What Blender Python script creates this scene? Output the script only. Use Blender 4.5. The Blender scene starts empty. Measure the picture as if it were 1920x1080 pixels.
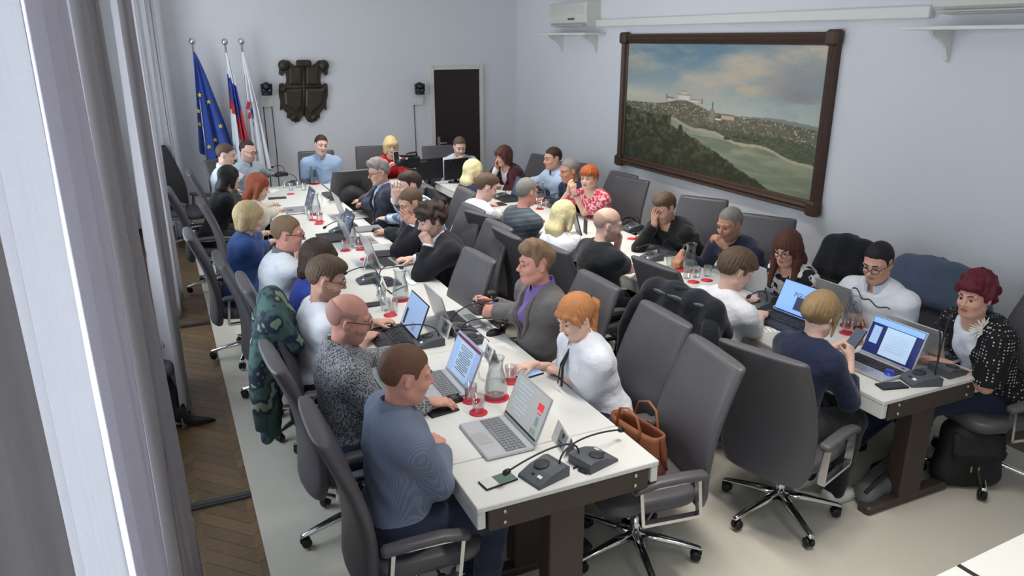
import bpy, bmesh, math, random, time
import numpy as np
from mathutils import Vector, Matrix, Euler
random.seed(7); rng = np.random.RandomState(7)
SC = bpy.context.scene
COL = SC.collection
T0 = time.time()

# ------------------------------------------------------------------ camera
CAM_H, FPX = 2.5, 1420.0
PITCH, YAW = math.radians(18.2), math.radians(24.8)
cam_d = bpy.data.cameras.new('camera'); cam = bpy.data.objects.new('camera', cam_d); COL.objects.link(cam)
cam.location = (0, 0, CAM_H)
cam.rotation_euler = Euler((math.pi/2 - PITCH, 0, -YAW), 'XYZ')
cam_d.sensor_width = 36.0; cam_d.lens = FPX/1920*36.0; cam_d.clip_start = .02
SC.camera = cam
FW = np.array([math.sin(YAW)*math.cos(PITCH), math.cos(YAW)*math.cos(PITCH), -math.sin(PITCH)])
RT = np.array([math.cos(YAW), -math.sin(YAW), 0.]); UP = np.cross(RT, FW)
def ray(x, y): return FW + RT*(x-960)/FPX - UP*(y-540)/FPX
def atz(x, y, z):            # photo pixel -> point at height z
    d = ray(x, y); return np.array([0, 0, CAM_H]) + d*((z-CAM_H)/d[2])
def aty(x, y, Y):            # photo pixel -> point on the plane y = Y
    d = ray(x, y); return np.array([0, 0, CAM_H]) + d*(Y/d[1])
def atx(x, y, X):
    d = ray(x, y); return np.array([0, 0, CAM_H]) + d*(X/d[0])

# ------------------------------------------------------------------ light, exposure
vs = SC.view_settings
vs.view_transform = 'Standard'; vs.look = 'None'; vs.exposure = 0.0; vs.gamma = 1.0; vs.use_curve_mapping = False
XW, YB, YF, ZC = 5.16, 11.0, -2.5, 3.7          # right wall, back wall, wall behind the camera, ceiling
XL = -0.62                                       # left (window) wall inner face
W = bpy.data.worlds.new('overcast_day'); SC.world = W; W.use_nodes = True
W.node_tree.nodes['Background'].inputs[0].default_value = (.80, .90, 1.0, 1)
W.node_tree.nodes['Background'].inputs[1].default_value = 2.6
WINDOWS = [(-1.9, -.3), (.75, 2.45), (3.2, 4.9), (5.7, 7.3), (8.2, 9.8)]   # y ranges of the window openings
WZ0, WZ1 = .75, 3.25
def area(name, loc, rot, sx, sy, power, col):
    l = bpy.data.lights.new(name, 'AREA'); l.shape = 'RECTANGLE'; l.size = sx; l.size_y = sy; l.energy = power; l.color = col
    o = bpy.data.objects.new(name, l); COL.objects.link(o); o.location = loc; o.rotation_euler = rot; return o
for i, (a, b) in enumerate(WINDOWS):
    area('window_daylight', (XL-.16, (a+b)/2, (WZ0+WZ1)/2), (0, -math.pi/2, 0), WZ1-WZ0, b-a, 46, (.82, .91, 1.0))
LAMPS = [(2.2, -.4), (2.2, 2.1), (2.2, 4.7), (2.2, 7.3), (3.6, 6.0), (2.4, 9.0)]   # ceiling luminaires, mostly over the middle aisle
LAMP_POWER, LAMP_SPREAD = 21, math.radians(88)
# ------------------------------------------------------------------ materials
MATS = {}
def nt(name):
    m = bpy.data.materials.new(name); m.use_nodes = True
    t = m.node_tree; b = t.nodes['Principled BSDF']; return m, t, b
def N(t, typ, **kw):
    n = t.nodes.new(typ)
    for k, v in kw.items():
        if k.startswith('in_'):
            n.inputs[k[3:].replace('_', ' ')].default_value = v
        else: setattr(n, k, v)
    return n
def rgb(c): return (c[0], c[1], c[2], 1.0)
def srgb(r, g, b):
    f = lambda u: (u/255/12.92) if u/255 <= .04045 else ((u/255+.055)/1.055)**2.4
    return (f(r), f(g), f(b))
def mat(name, col, rough=.6, metal=0., var=.06, scale=40., bump=0., bscale=None, spec=.5, stretch=None, trans=0., ior=1.45, alpha=1., sheen=0., emit=None, es=1., bdist=.004):
    if name in MATS: return MATS[name]
    m, t, b = nt(name)
    tc = N(t, 'ShaderNodeTexCoord')
    mp = N(t, 'ShaderNodeMapping'); t.links.new(tc.outputs['Object'], mp.inputs[0])
    if stretch: mp.inputs['Scale'].default_value = stretch
    nz = N(t, 'ShaderNodeTexNoise'); nz.inputs['Scale'].default_value = scale; nz.inputs['Detail'].default_value = 4
    t.links.new(mp.outputs[0], nz.inputs['Vector'])
    mx = N(t, 'ShaderNodeMix', data_type='RGBA')
    mx.inputs[6].default_value = rgb([c*(1-var) for c in col]); mx.inputs[7].default_value = rgb([min(1, c*(1+var)) for c in col])
    t.links.new(nz.outputs['Fac'], mx.inputs[0]); t.links.new(mx.outputs[2], b.inputs['Base Color'])
    b.inputs['Roughness'].default_value = rough; b.inputs['Metallic'].default_value = metal
    b.inputs['Specular IOR Level'].default_value = spec; b.inputs['IOR'].default_value = ior
    b.inputs['Transmission Weight'].default_value = trans; b.inputs['Alpha'].default_value = alpha
    if sheen: b.inputs['Sheen Weight'].default_value = sheen
    if emit: b.inputs['Emission Color'].default_value = rgb(emit); b.inputs['Emission Strength'].default_value = es
    if bump:
        n2 = N(t, 'ShaderNodeTexNoise'); n2.inputs['Scale'].default_value = bscale or scale*3; n2.inputs['Detail'].default_value = 5
        t.links.new(mp.outputs[0], n2.inputs['Vector'])
        bp = N(t, 'ShaderNodeBump'); bp.inputs['Strength'].default_value = bump; bp.inputs['Distance'].default_value = bdist
        t.links.new(n2.outputs['Fac'], bp.inputs['Height']); t.links.new(bp.outputs[0], b.inputs['Normal'])
    MATS[name] = m; return m
def pattern(name, c1, c2, kind='stripe', scale=30., rough=.8, thr=.5, soft=.08, axis=(0, 1, 0), c3=None, bump=.25):
    """two-colour woven or printed cloth"""
    if name in MATS: return MATS[name]
    m, t, b = nt(name)
    tc = N(t, 'ShaderNodeTexCoord')
    if kind == 'stripe':
        dp = N(t, 'ShaderNodeVectorMath', operation='DOT_PRODUCT'); dp.inputs[1].default_value = axis
        t.links.new(tc.outputs['Object'], dp.inputs[0])
        ml = N(t, 'ShaderNodeMath', operation='MULTIPLY'); ml.inputs[1].default_value = scale*2*math.pi; t.links.new(dp.outputs['Value'], ml.inputs[0])
        sn = N(t, 'ShaderNodeMath', operation='SINE'); t.links.new(ml.outputs[0], sn.inputs[0])
        ad = N(t, 'ShaderNodeMath', operation='MULTIPLY_ADD'); ad.inputs[1].default_value = .5; ad.inputs[2].default_value = .5; t.links.new(sn.outputs[0], ad.inputs[0])
        f = ad.outputs[0]
    elif kind == 'dots':
        v = N(t, 'ShaderNodeTexVoronoi'); v.inputs['Scale'].default_value = scale; v.inputs['Randomness'].default_value = .15
        t.links.new(tc.outputs['Object'], v.inputs['Vector']); f = v.outputs['Distance']
    else:
        v = N(t, 'ShaderNodeTexNoise'); v.inputs['Scale'].default_value = scale; v.inputs['Detail'].default_value = 2
        t.links.new(tc.outputs['Object'], v.inputs['Vector']); f = v.outputs['Fac']
    r = N(t, 'ShaderNodeValToRGB'); r.color_ramp.elements[0].position = max(0, thr-soft); r.color_ramp.elements[1].position = min(1, thr+soft)
    r.color_ramp.elements[0].color = rgb(c1); r.color_ramp.elements[1].color = rgb(c2)
    if c3:
        e = r.color_ramp.elements.new(min(.98, thr+soft+.07)); e.color = rgb(c2)
        e = r.color_ramp.elements.new(min(.99, thr+soft+.09)); e.color = rgb(c3)
    t.links.new(f, r.inputs[0]); t.links.new(r.outputs[0], b.inputs['Base Color'])
    b.inputs['Roughness'].default_value = rough; b.inputs['Specular IOR Level'].default_value = .25
    if bump:
        n2 = N(t, 'ShaderNodeTexNoise'); n2.inputs['Scale'].default_value = 14; n2.inputs['Detail'].default_value = 4
        t.links.new(tc.outputs['Object'], n2.inputs['Vector'])
        bp = N(t, 'ShaderNodeBump'); bp.inputs['Strength'].default_value = bump; bp.inputs['Distance'].default_value = .02
        t.links.new(n2.outputs['Fac'], bp.inputs['Height']); t.links.new(bp.outputs[0], b.inputs['Normal'])
    MATS[name] = m; return m
def cloth(name, col, rough=.85, bump=.36):
    return mat(name, col, rough, var=.10, scale=18, bump=bump, bscale=8.5, spec=.2, sheen=.15, bdist=.05, stretch=(1, 1, 1.7))

# ------------------------------------------------------------------ mesh helpers
def fast_mesh(name, V, F, mats=(), smooth=True, mi=None):
    """V (n,3), F list of index tuples or (m,4) array"""
    me = bpy.data.meshes.new(name)
    V = np.asarray(V, np.float32).reshape(-1, 3)
    if isinstance(F, np.ndarray):
        k = F.shape[1]; tot = np.full(len(F), k, np.int32); flat = F.astype(np.int32).ravel()
    else:
        tot = np.array([len(f) for f in F], np.int32); flat = np.array([i for f in F for i in f], np.int32)
    me.vertices.add(len(V)); me.vertices.foreach_set('co', V.ravel())
    me.loops.add(len(flat)); me.loops.foreach_set('vertex_index', flat)
    me.polygons.add(len(tot)); st = np.zeros(len(tot), np.int32); st[1:] = np.cumsum(tot)[:-1]
    me.polygons.foreach_set('loop_start', st); me.polygons.foreach_set('loop_total', tot)
    me.polygons.foreach_set('use_smooth', np.full(len(tot), smooth, bool))
    for m in mats: me.materials.append(m)
    if mi is not None: me.polygons.foreach_set('material_index', np.asarray(mi, np.int32))
    me.update(calc_edges=True); me.validate()
    return me
class B:
    """collects shapes into one mesh"""
    def __init__(s): s.v = []; s.f = []; s.sm = []; s.mi = []
    def add(s, V, F, smooth=False, mi=0):
        o = len(s.v); s.v += [tuple(map(float, p)) for p in V]
        s.f += [tuple(i+o for i in f) for f in F]; s.sm += [smooth]*len(F); s.mi += [mi]*len(F); return s
    def box(s, c, d, rz=0., mi=0, bev=0.):
        x, y, z = [q/2 for q in d]; ca, sa = math.cos(rz), math.sin(rz)
        if bev <= 0:
            P = [(i*x, j*y, k*z) for k in (-1, 1) for j in (-1, 1) for i in (-1, 1)]
            F = [(0, 2, 3, 1), (4, 5, 7, 6), (0, 1, 5, 4), (2, 6, 7, 3), (0, 4, 6, 2), (1, 3, 7, 5)]
        else:
            bev = min(bev, x*.9, y*.9, z*.9); P = []; F = []
            def ring(zz, ins):
                a, b = x-ins, y-ins; e = bev if ins == 0 else bev
                return [(-a+e, -b, zz), (a-e, -b, zz), (a, -b+e, zz), (a, b-e, zz), (a-e, b, zz), (-a+e, b, zz), (-a, b-e, zz), (-a, -b+e, zz)]
            for zz, ins in ((-z, bev*.8), (-z+bev, 0), (z-bev, 0), (z, bev*.8)): P += ring(zz, ins)
            for r in range(3):
                for i in range(8): F.append((r*8+i, r*8+(i+1) % 8, r*8+8+(i+1) % 8, r*8+8+i))
            F.append(tuple(range(7, -1, -1))); F.append(tuple(range(24, 32)))
        s.add([(c[0]+p[0]*ca-p[1]*sa, c[1]+p[0]*sa+p[1]*ca, c[2]+p[2]) for p in P], F, False, mi); return s
    def tube(s, pts, r, n=8, mi=0, cap=True, flat=None):
        pts = [np.array(p, float) for p in pts]; rs = r if isinstance(r, (list, tuple)) else [r]*len(pts)
        V = []; F = []; up = None
        for i, p in enumerate(pts):
            t = (pts[min(i+1, len(pts)-1)] - pts[max(i-1, 0)]); t = t/(np.linalg.norm(t)+1e-9)
            if up is None:
                h = np.array([0, 0, 1.]) if abs(t[2]) < .9 else np.array([1., 0, 0])
            else: h = up
            a = np.cross(h, t); a /= np.linalg.norm(a)+1e-9; b = np.cross(t, a); up = b
            for k in range(n):
                w = 2*math.pi*(k+.5)/n
                fx, fy = (1, 1) if flat is None else flat
                V.append(p + rs[i]*(math.cos(w)*a*fx + math.sin(w)*b*fy))
        for i in range(len(pts)-1):
            for k in range(n): F.append((i*n+k, i*n+(k+1) % n, (i+1)*n+(k+1) % n, (i+1)*n+k))
        if cap: F.append(tuple(range(n-1, -1, -1))); F.append(tuple(range((len(pts)-1)*n, len(pts)*n)))
        s.add(V, F, n > 5, mi); return s
    def lathe(s, prof, c=(0, 0, 0), n=20, mi=0, axis='z', smooth=True):
        V = []; F = []
        for r, z in prof:
            for k in range(n):
                w = 2*math.pi*k/n; p = (r*math.cos(w), r*math.sin(w), z)
                if axis == 'x': p = (p[2], p[0], p[1])
                if axis == 'y': p = (p[1], p[2], p[0])
                V.append((c[0]+p[0], c[1]+p[1], c[2]+p[2]))
        m = len(prof)
        for i in range(m-1):
            for k in range(n): F.append((i*n+k, i*n+(k+1) % n, (i+1)*n+(k+1) % n, (i+1)*n+k))
        if prof[0][0] > 1e-5: F.append(tuple(range(n-1, -1, -1)))
        if prof[-1][0] > 1e-5: F.append(tuple(range((m-1)*n, m*n)))
        s.add(V, F, smooth, mi); return s
    def loft(s, rings, mi=0, smooth=True, cap=True):
        n = len(rings[0]); V = [p for r in rings for p in r]; F = []
        for i in range(len(rings)-1):
            for k in range(n): F.append((i*n+k, i*n+(k+1) % n, (i+1)*n+(k+1) % n, (i+1)*n+k))
        if cap: F.append(tuple(range(n-1, -1, -1))); F.append(tuple(range((len(rings)-1)*n, len(rings)*n)))
        s.add(V, F, smooth, mi); return s
    def prism(s, poly, z0, z1, mi=0, smooth=False):       # polygon in xy
        n = len(poly); V = [(p[0], p[1], z0) for p in poly]+[(p[0], p[1], z1) for p in poly]
        F = [(i, (i+1) % n, n+(i+1) % n, n+i) for i in range(n)]+[tuple(range(n-1, -1, -1)), tuple(range(n, 2*n))]
        s.add(V, F, smooth, mi); return s
    def xform(s, M):
        s.v = [tuple(M @ Vector(p)) for p in s.v]; return s
    def mesh(s, name, mats):
        if not isinstance(mats, (list, tuple)): mats = [mats]
        me = fast_mesh(name, s.v, s.f, mats, False, s.mi)
        if len(me.polygons) == len(s.sm): me.polygons.foreach_set('use_smooth', s.sm)
        bm = bmesh.new(); bm.from_mesh(me); bmesh.ops.recalc_face_normals(bm, faces=bm.faces); bm.to_mesh(me); bm.free()
        return me
def link(name, data, parent=None, loc=(0, 0, 0), rot=(0, 0, 0)):
    o = bpy.data.objects.new(name, data); COL.objects.link(o); o.location = loc; o.rotation_euler = rot
    if parent is not None: o.parent = parent
    return o
def tag(o, label, cat, group=None):
    o['label'] = label; o['category'] = cat
    if group: o['group'] = group
    return o
def part(name, b, m, parent, loc=(0, 0, 0), rot=(0, 0, 0), label=None):
    o = link(name, b.mesh(name, m), parent, loc, rot)
    if label: o['label'] = label
    return o
def thing(name, label, cat, loc=(0, 0, 0), rz=0., group=None):
    return tag(link(name, None, None, loc, (0, 0, rz)), label, cat, group)
def struct(name, b, m, parent=None):
    o = link(name, b.mesh(name, m), parent)
    if parent is None: o['kind'] = 'structure'
    return o
def copy_tree(o, parent=None):
    c = o.copy(); COL.objects.link(c)
    if parent is not None: c.parent = parent
    for ch in o.children: copy_tree(ch, c)
    return c
def superell(cx, cy, a, b, n=20, e=3.5):
    out = []
    for k in range(n):
        w = 2*math.pi*k/n; c, s_ = math.cos(w), math.sin(w)
        out.append((cx+a*math.copysign(abs(c)**(2/e), c), cy+b*math.copysign(abs(s_)**(2/e), s_)))
    return out
def text_mesh(txt, size=1., depth=0.):
    cu = bpy.data.curves.new('lettering', 'FONT'); cu.body = txt; cu.size = size; cu.extrude = depth; cu.align_x = 'CENTER'; cu.align_y = 'CENTER'; cu.resolution_u = 2
    o = bpy.data.objects.new('lettering', cu); COL.objects.link(o)
    dg = bpy.context.evaluated_depsgraph_get(); me = bpy.data.meshes.new_from_object(o.evaluated_get(dg))
    bpy.data.objects.remove(o); bpy.data.curves.remove(cu); return me
def norm(v):
    v = np.asarray(v, float); return v/(np.linalg.norm(v)+1e-9)
# ------------------------------------------------------------------ the room
M_wall = mat('wall_paint', srgb(224, 225, 229), .85, var=.02, scale=3, bump=.05, bscale=60)
M_ceil = mat('ceiling_paint', srgb(240, 240, 240), .9, var=.01, scale=3)
M_white = mat('white_lacquer', srgb(226, 226, 222), .45, var=.015, scale=8)
M_trim = mat('door_frame_paint', srgb(222, 220, 212), .5, var=.02, scale=10)
M_black = mat('black_plastic', srgb(24, 25, 28), .45, var=.1)
M_chrome = mat('chrome', (.72, .72, .74), .14, 1., var=.02)
M_steel = mat('brushed_steel', (.55, .55, .56), .32, 1., var=.05)
M_dark = mat('dark_rubber', srgb(30, 30, 33), .7, var=.1)
M_grey = mat('grey_plastic', srgb(84, 87, 92), .5, var=.05)

def wood_floor(name, c1, c2):
    m, t, b = nt(name); tc = N(t, 'ShaderNodeTexCoord'); oi = N(t, 'ShaderNodeObjectInfo')
    mp = N(t, 'ShaderNodeMapping'); mp.inputs['Scale'].default_value = (6, 14, 10); t.links.new(tc.outputs['Object'], mp.inputs[0])
    nz = N(t, 'ShaderNodeTexNoise'); nz.inputs['Scale'].default_value = 2.2; nz.inputs['Detail'].default_value = 6; t.links.new(mp.outputs[0], nz.inputs[0])
    ad = N(t, 'ShaderNodeMath', operation='MULTIPLY_ADD'); ad.inputs[1].default_value = .6; t.links.new(oi.outputs['Random'], ad.inputs[0])
    t.links.new(nz.outputs['Fac'], ad.inputs[2]); sb = N(t, 'ShaderNodeMath', operation='SUBTRACT'); sb.inputs[1].default_value = .3; t.links.new(ad.outputs[0], sb.inputs[0])
    mx = N(t, 'ShaderNodeMix', data_type='RGBA'); mx.inputs[6].default_value = rgb(c1); mx.inputs[7].default_value = rgb(c2); t.links.new(sb.outputs[0], mx.inputs[0])
    t.links.new(mx.outputs[2], b.inputs['Base Color']); b.inputs['Roughness'].default_value = .38; return m
M_parq = wood_floor('oak_parquet', srgb(84, 66, 46), srgb(124, 98, 68))
fl = struct('floor', B().box(((XL-.4+XW)/2, (YB+YF)/2, -.062), (XW-XL+.8, YB-YF+.4, .10)), mat('floor_joint_dark', srgb(88, 68, 48), .6))
# herringbone parquet blocks where the bare floor shows beside the carpet
pl_w, pl_l = .085, .34
hs_, st_ = pl_l/math.sqrt(2), pl_w*math.sqrt(2); gp = .0012
plank_me = [B().prism([(gp, gp*2), (hs_-gp, sg*(hs_-2*gp)+gp*2), (hs_-gp, sg*(hs_-2*gp)+st_-gp), (gp, st_-gp)], -.012, 0.).mesh('parquet_block', M_parq) for sg in (1, -1)]
npl = 0
for (xa, xb, ya, yb) in ((-.30, .23, 2.7, 10.4), (4.70, XW-.03, 2.3, 4.1)):
    cols = int(math.ceil((xb-xa)/hs_))
    for c in range(cols):
        y = ya+(hs_ if c % 2 else 0)
        while y < yb and npl < 300:
            link('parquet_block', plank_me[c % 2], fl, (xa+c*hs_, y, -.0035+.0006*rng.rand())); npl += 1; y += st_
# joined rest of the parquet
bw = B()
for (xa, xb, ya, yb) in ((XL, XW, YF, 2.6), (XL, .3, 2.6, YB), (4.6, XW, 2.6, YB), (.3, 4.6, 10.4, YB)):
    bw.box(((xa+xb)/2, (ya+yb)/2, -.0085), (xb-xa, yb-ya, .006))
o = part('parquet_underlay', bw, M_parq, fl); o['kind'] = 'stuff'
def bullnose(): pass
carpet = link('carpet', B().box((2.47, 4.0, .004), (4.50, 12.9, .012), bev=.004).mesh('carpet', mat('carpet_pile', srgb(196, 192, 180), .95, var=.10, scale=160, bump=.6, bscale=420, spec=.1)))
tag(carpet, 'large light beige carpet covering the floor under the tables', 'carpet')
for i, yy in enumerate((atz(345, 612, .0)[1], atz(405, 942, 0)[1])):
    o = link('cable_cover', B().prism([(-.34, yy-.03), (.215, yy-.03), (.215, yy+.03), (-.34, yy+.03)], 0, .012).box((-.06, yy, .014), (.55, .03, .006)).mesh('cable_cover', mat('cable_cover_rubber', srgb(66, 66, 68), .6)))
    tag(o, ['grey rubber cable strip across the parquet, by the black boot', 'grey rubber cable strip across the parquet at the row of chairs further back'][0 if i else 1], 'cable cover')
# walls
struct('wall_back', B().box(((XL+XW)/2, YB+.1, ZC/2), (XW-XL+.4, .2, ZC)), M_wall)
struct('wall_right', B().box((XW+.1, (YB+YF)/2, ZC/2), (.2, YB-YF, ZC)), M_wall)
struct('wall_front', B().box(((XL+XW)/2, YF-.1, ZC/2), (XW-XL+.4, .2, ZC)), M_wall)
struct('ceiling', B().box(((XL+XW)/2, (YB+YF)/2, ZC+.06), (XW-XL+.8, YB-YF+.4, .12)), M_ceil)
bl = B(); ys = [YF]+[v for w in WINDOWS for v in w]+[YB]
for a, b_ in zip(ys[0::2], ys[1::2]): bl.box((XL-.15, (a+b_)/2, ZC/2), (.30, b_-a, ZC))
for a, b_ in WINDOWS:
    bl.box((XL-.15, (a+b_)/2, WZ0/2), (.30, b_-a, WZ0)); bl.box((XL-.15, (a+b_)/2, (WZ1+ZC)/2), (.30, b_-a, ZC-WZ1))
struct('wall_left', bl, M_wall)
m, t, b_ = nt('window_glass'); t.nodes.remove(b_)
tr = N(t, 'ShaderNodeBsdfTransparent'); gl = N(t, 'ShaderNodeBsdfGlossy'); gl.inputs['Roughness'].default_value = .02; mx = N(t, 'ShaderNodeMixShader'); mx.inputs[0].default_value = .06
t.links.new(tr.outputs[0], mx.inputs[1]); t.links.new(gl.outputs[0], mx.inputs[2]); t.links.new(mx.outputs[0], t.nodes['Material Output'].inputs[0]); M_glasspane = m
for i, (a, c) in enumerate(WINDOWS):
    wf = B(); xm = XL-.12
    for yy in (a+.035, c-.035, (a+c)/2): wf.box((xm, yy, (WZ0+WZ1)/2), (.07, .07, WZ1-WZ0))
    for zz in (WZ0+.035, WZ1-.035, WZ1-.75): wf.box((xm, (a+c)/2, zz), (.06, c-a, .07))
    o = struct('window_%d' % (i+1), wf, M_white)
    for y0, y1 in ((a, (a+c)/2), ((a+c)/2, c)):
        for z0, z1 in ((WZ0, WZ1-.75), (WZ1-.75, WZ1)):
            part('pane', B().box((xm, (y0+y1)/2, (z0+z1)/2), (.006, y1-y0-.06, z1-z0-.06)), M_glasspane, o)
    hb = B().box((xm+.05, (a+c)/2, 1.62), (.03, .03, .12)).box((xm+.07, (a+c)/2-.04, 1.66), (.02, .12, .022)); part('window_handle', hb, M_black, o)
    part('window_sill', B().box((XL+.02, (a+c)/2, WZ0-.015), (.30, c-a+.1, .03), bev=.006), M_white, o)
# baseboards
struct('baseboard_right', B().box((XW-.012, (YB+YF)/2, .05), (.024, YB-YF, .10)), mat('baseboard_wood', srgb(96, 70, 52), .5, var=.15, scale=12))
struct('baseboard_back', B().box(((XL+XW)/2, YB-.012, .05), (XW-XL, .024, .10)), MATS['baseboard_wood'])
# ceiling luminaires (above the picture)
lum = B().box((0, 0, 0), (.32, 1.3, .07), bev=.01).mesh('lamp_housing', M_white)
dif = B().box((0, 0, -.040), (.26, 1.24, .012)).mesh('lamp_diffuser', mat('lamp_diffuser', (.9, .9, .88), .4, emit=(1, .96, .9), es=3.))
for x, y in LAMPS:
    t_ = thing('ceiling_lamp', 'white rectangular ceiling lamp above the meeting tables', 'lamp', (x, y, ZC-.035), 0, 'ceiling lamps over the tables')
    link('housing', lum, t_); link('diffuser', dif, t_)
    l = area('ceiling_lamp_light', (x, y, ZC-.09), (0, 0, 0), .26, 1.24, LAMP_POWER, (1, .95, .87)); l.data.spread = LAMP_SPREAD; l.parent = t_; l.location = (0, 0, -.055)

# ------------------------------------------------------------------ curtains
def curtain_mat(name, c, tl):
    m, t, b = nt(name); tc = N(t, 'ShaderNodeTexCoord'); nz = N(t, 'ShaderNodeTexNoise'); nz.inputs['Scale'].default_value = 120; t.links.new(tc.outputs['Object'], nz.inputs[0])
    mx = N(t, 'ShaderNodeMix', data_type='RGBA'); mx.inputs[6].default_value = rgb([q*.93 for q in c]); mx.inputs[7].default_value = rgb(c); t.links.new(nz.outputs['Fac'], mx.inputs[0])
    df = N(t, 'ShaderNodeBsdfDiffuse'); tl_ = N(t, 'ShaderNodeBsdfTranslucent'); ms = N(t, 'ShaderNodeMixShader'); ms.inputs[0].default_value = tl
    t.links.new(mx.outputs[2], df.inputs[0]); t.links.new(mx.outputs[2], tl_.inputs[0]); t.links.new(df.outputs[0], ms.inputs[1]); t.links.new(tl_.outputs[0], ms.inputs[2])
    bp = N(t, 'ShaderNodeBump'); bp.inputs['Strength'].default_value = .25; bp.inputs['Distance'].default_value = .003; t.links.new(nz.outputs['Fac'], bp.inputs['Height']); t.links.new(bp.outputs[0], df.inputs['Normal'])
    t.links.new(ms.outputs[0], t.nodes['Material Output'].inputs[0]); t.nodes.remove(b); return m
M_cur = curtain_mat('curtain_grey', srgb(176, 172, 176), .16); M_sheer = curtain_mat('curtain_sheer', srgb(238, 238, 242), .36); M_mid = curtain_mat('curtain_lilac', srgb(206, 202, 212), .26)
def curtain(label, y0, y1, x0, amp, folds, m, seed, z1=3.45, x_end=0., flare=0.):
    r = np.random.RandomState(seed); nu, nv = folds*14, 22; V = []; F = []
    ph = r.rand(3)*6.28
    for j in range(nv+1):
        v = j/nv; z = .012+(z1-.012)*v
        for i in range(nu+1):
            u = i/nu; w = u*folds*2*math.pi
            a = amp*(1-.35*v)*(1+.35*math.sin(u*5+ph[0]))
            x = x0+x_end*u + a*(math.sin(w+.5*math.sin(w+ph[2])) + .28*math.sin(2.3*w+ph[1])) + .012*math.sin(6*v+u*20)*(1-v) + flare*(1-v)**2*u
            y = y0+(y1-y0)*u + .35*a*math.sin(2*w)
            V.append((x, y, z))
    for j in range(nv):
        for i in range(nu): k = j*(nu+1)+i; F.append((k, k+1, k+nu+2, k+nu+1))
    n0 = len(V); V = np.array(V); V2 = V.copy(); V2[:, 0] -= .004
    allV = np.concatenate([V, V2]); F2 = [(f[3]+n0, f[2]+n0, f[1]+n0, f[0]+n0) for f in F]
    edge = []
    for i in range(nu): edge += [(i+1, i, n0+i, n0+i+1), (nv*(nu+1)+i, nv*(nu+1)+i+1, n0+nv*(nu+1)+i+1, n0+nv*(nu+1)+i)]
    for j in range(nv): edge += [(j*(nu+1), (j+1)*(nu+1), n0+(j+1)*(nu+1), n0+j*(nu+1)), ((j+1)*(nu+1)+nu, j*(nu+1)+nu, n0+j*(nu+1)+nu, n0+(j+1)*(nu+1)+nu)]
    o = link('curtain', fast_mesh('curtain', allV, F+F2+edge, [m], True)); tag(o, label, 'curtain'); return o
curtain('thick grey floor-length curtain gathered in deep folds beside the camera end of the room', .36, .92, -.185, .036, 3, M_cur, 3)
curtain('pale backlit floor-length curtain glowing with window light between two grey curtains', 1.00, 1.78, -.205, .028, 3, M_sheer, 5)
curtain('pale lilac floor-length curtain between the glowing one and the grey-beige one', 1.84, 2.60, -.195, .032, 4, M_mid, 6)
curtain('grey-beige floor-length curtain with a cream edge that brushes the parquet near the black boot', 2.66, 3.28, -.170, .034, 5, M_cur, 8, x_end=.02, flare=.055)
curtain('grey floor-length curtain hanging between the two bright window gaps', 5.05, 5.95, -.110, .036, 6, M_cur, 11, x_end=.05)
curtain('white sunlit floor-length curtain nearest the empty high-backed chair', 7.35, 8.10, -.060, .036, 6, M_sheer, 14, x_end=.05)
curtain('grey curtain hanging in the corner beside the blue flag', 10.45, 10.75, .10, .05, 4, M_cur, 17)
rail = tag(link('curtain_rail', B().box((-.16, (YB+YF)/2, 3.47), (.06, YB-YF-.1, .03)).mesh('curtain_rail', M_white)), 'long white curtain rail along the window wall', 'curtain rail')
for yy in (-2, 1.5, 5, 8.5, 10.8): part('rail_bracket', B().box(((XL-.16)/2, yy, 3.49), (abs(XL+.16), .03, .02)), M_white, rail)

# ------------------------------------------------------------------ on the back wall
def bw(x, y, off=0.): return aty(x, y, YB-off)
tl, tr_ = bw(803, 121), bw(903, 124); ztop = (tl[2]+tr_[2])/2; x0, x1 = tl[0], tr_[0]; il, ir = bw(811, 129)[0], bw(897, 130)[0]; zi = bw(850, 130)[2]
db = B().box((il/2+ir/2, YB-.012, zi/2), (ir-il, .03, zi), bev=.004)
door = struct('door_1', db, mat('door_dark_brown', srgb(46, 34, 34), .45, var=.15, scale=6, stretch=(8, 1, 1)))
fr_ = B().box(((x0+il)/2, YB-.02, ztop/2), (il-x0, .06, ztop)).box(((x1+ir)/2, YB-.02, ztop/2), (x1-ir, .06, ztop)).box(((x0+x1)/2, YB-.02, (ztop+zi)/2), (ir-il-.001, .06, ztop-zi))
part('door_frame', fr_, M_trim, door)
hx = il+.055; hz_ = bw(814, 268)[2]
dh = B().box((hx, YB-.030, hz_-.03), (.045, .008, .24), bev=.003).tube([(hx, YB-.03, hz_), (hx, YB-.08, hz_), (hx+.11, YB-.085, hz_)], .010, 8); part('door_handle', dh, M_steel, door)

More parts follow.
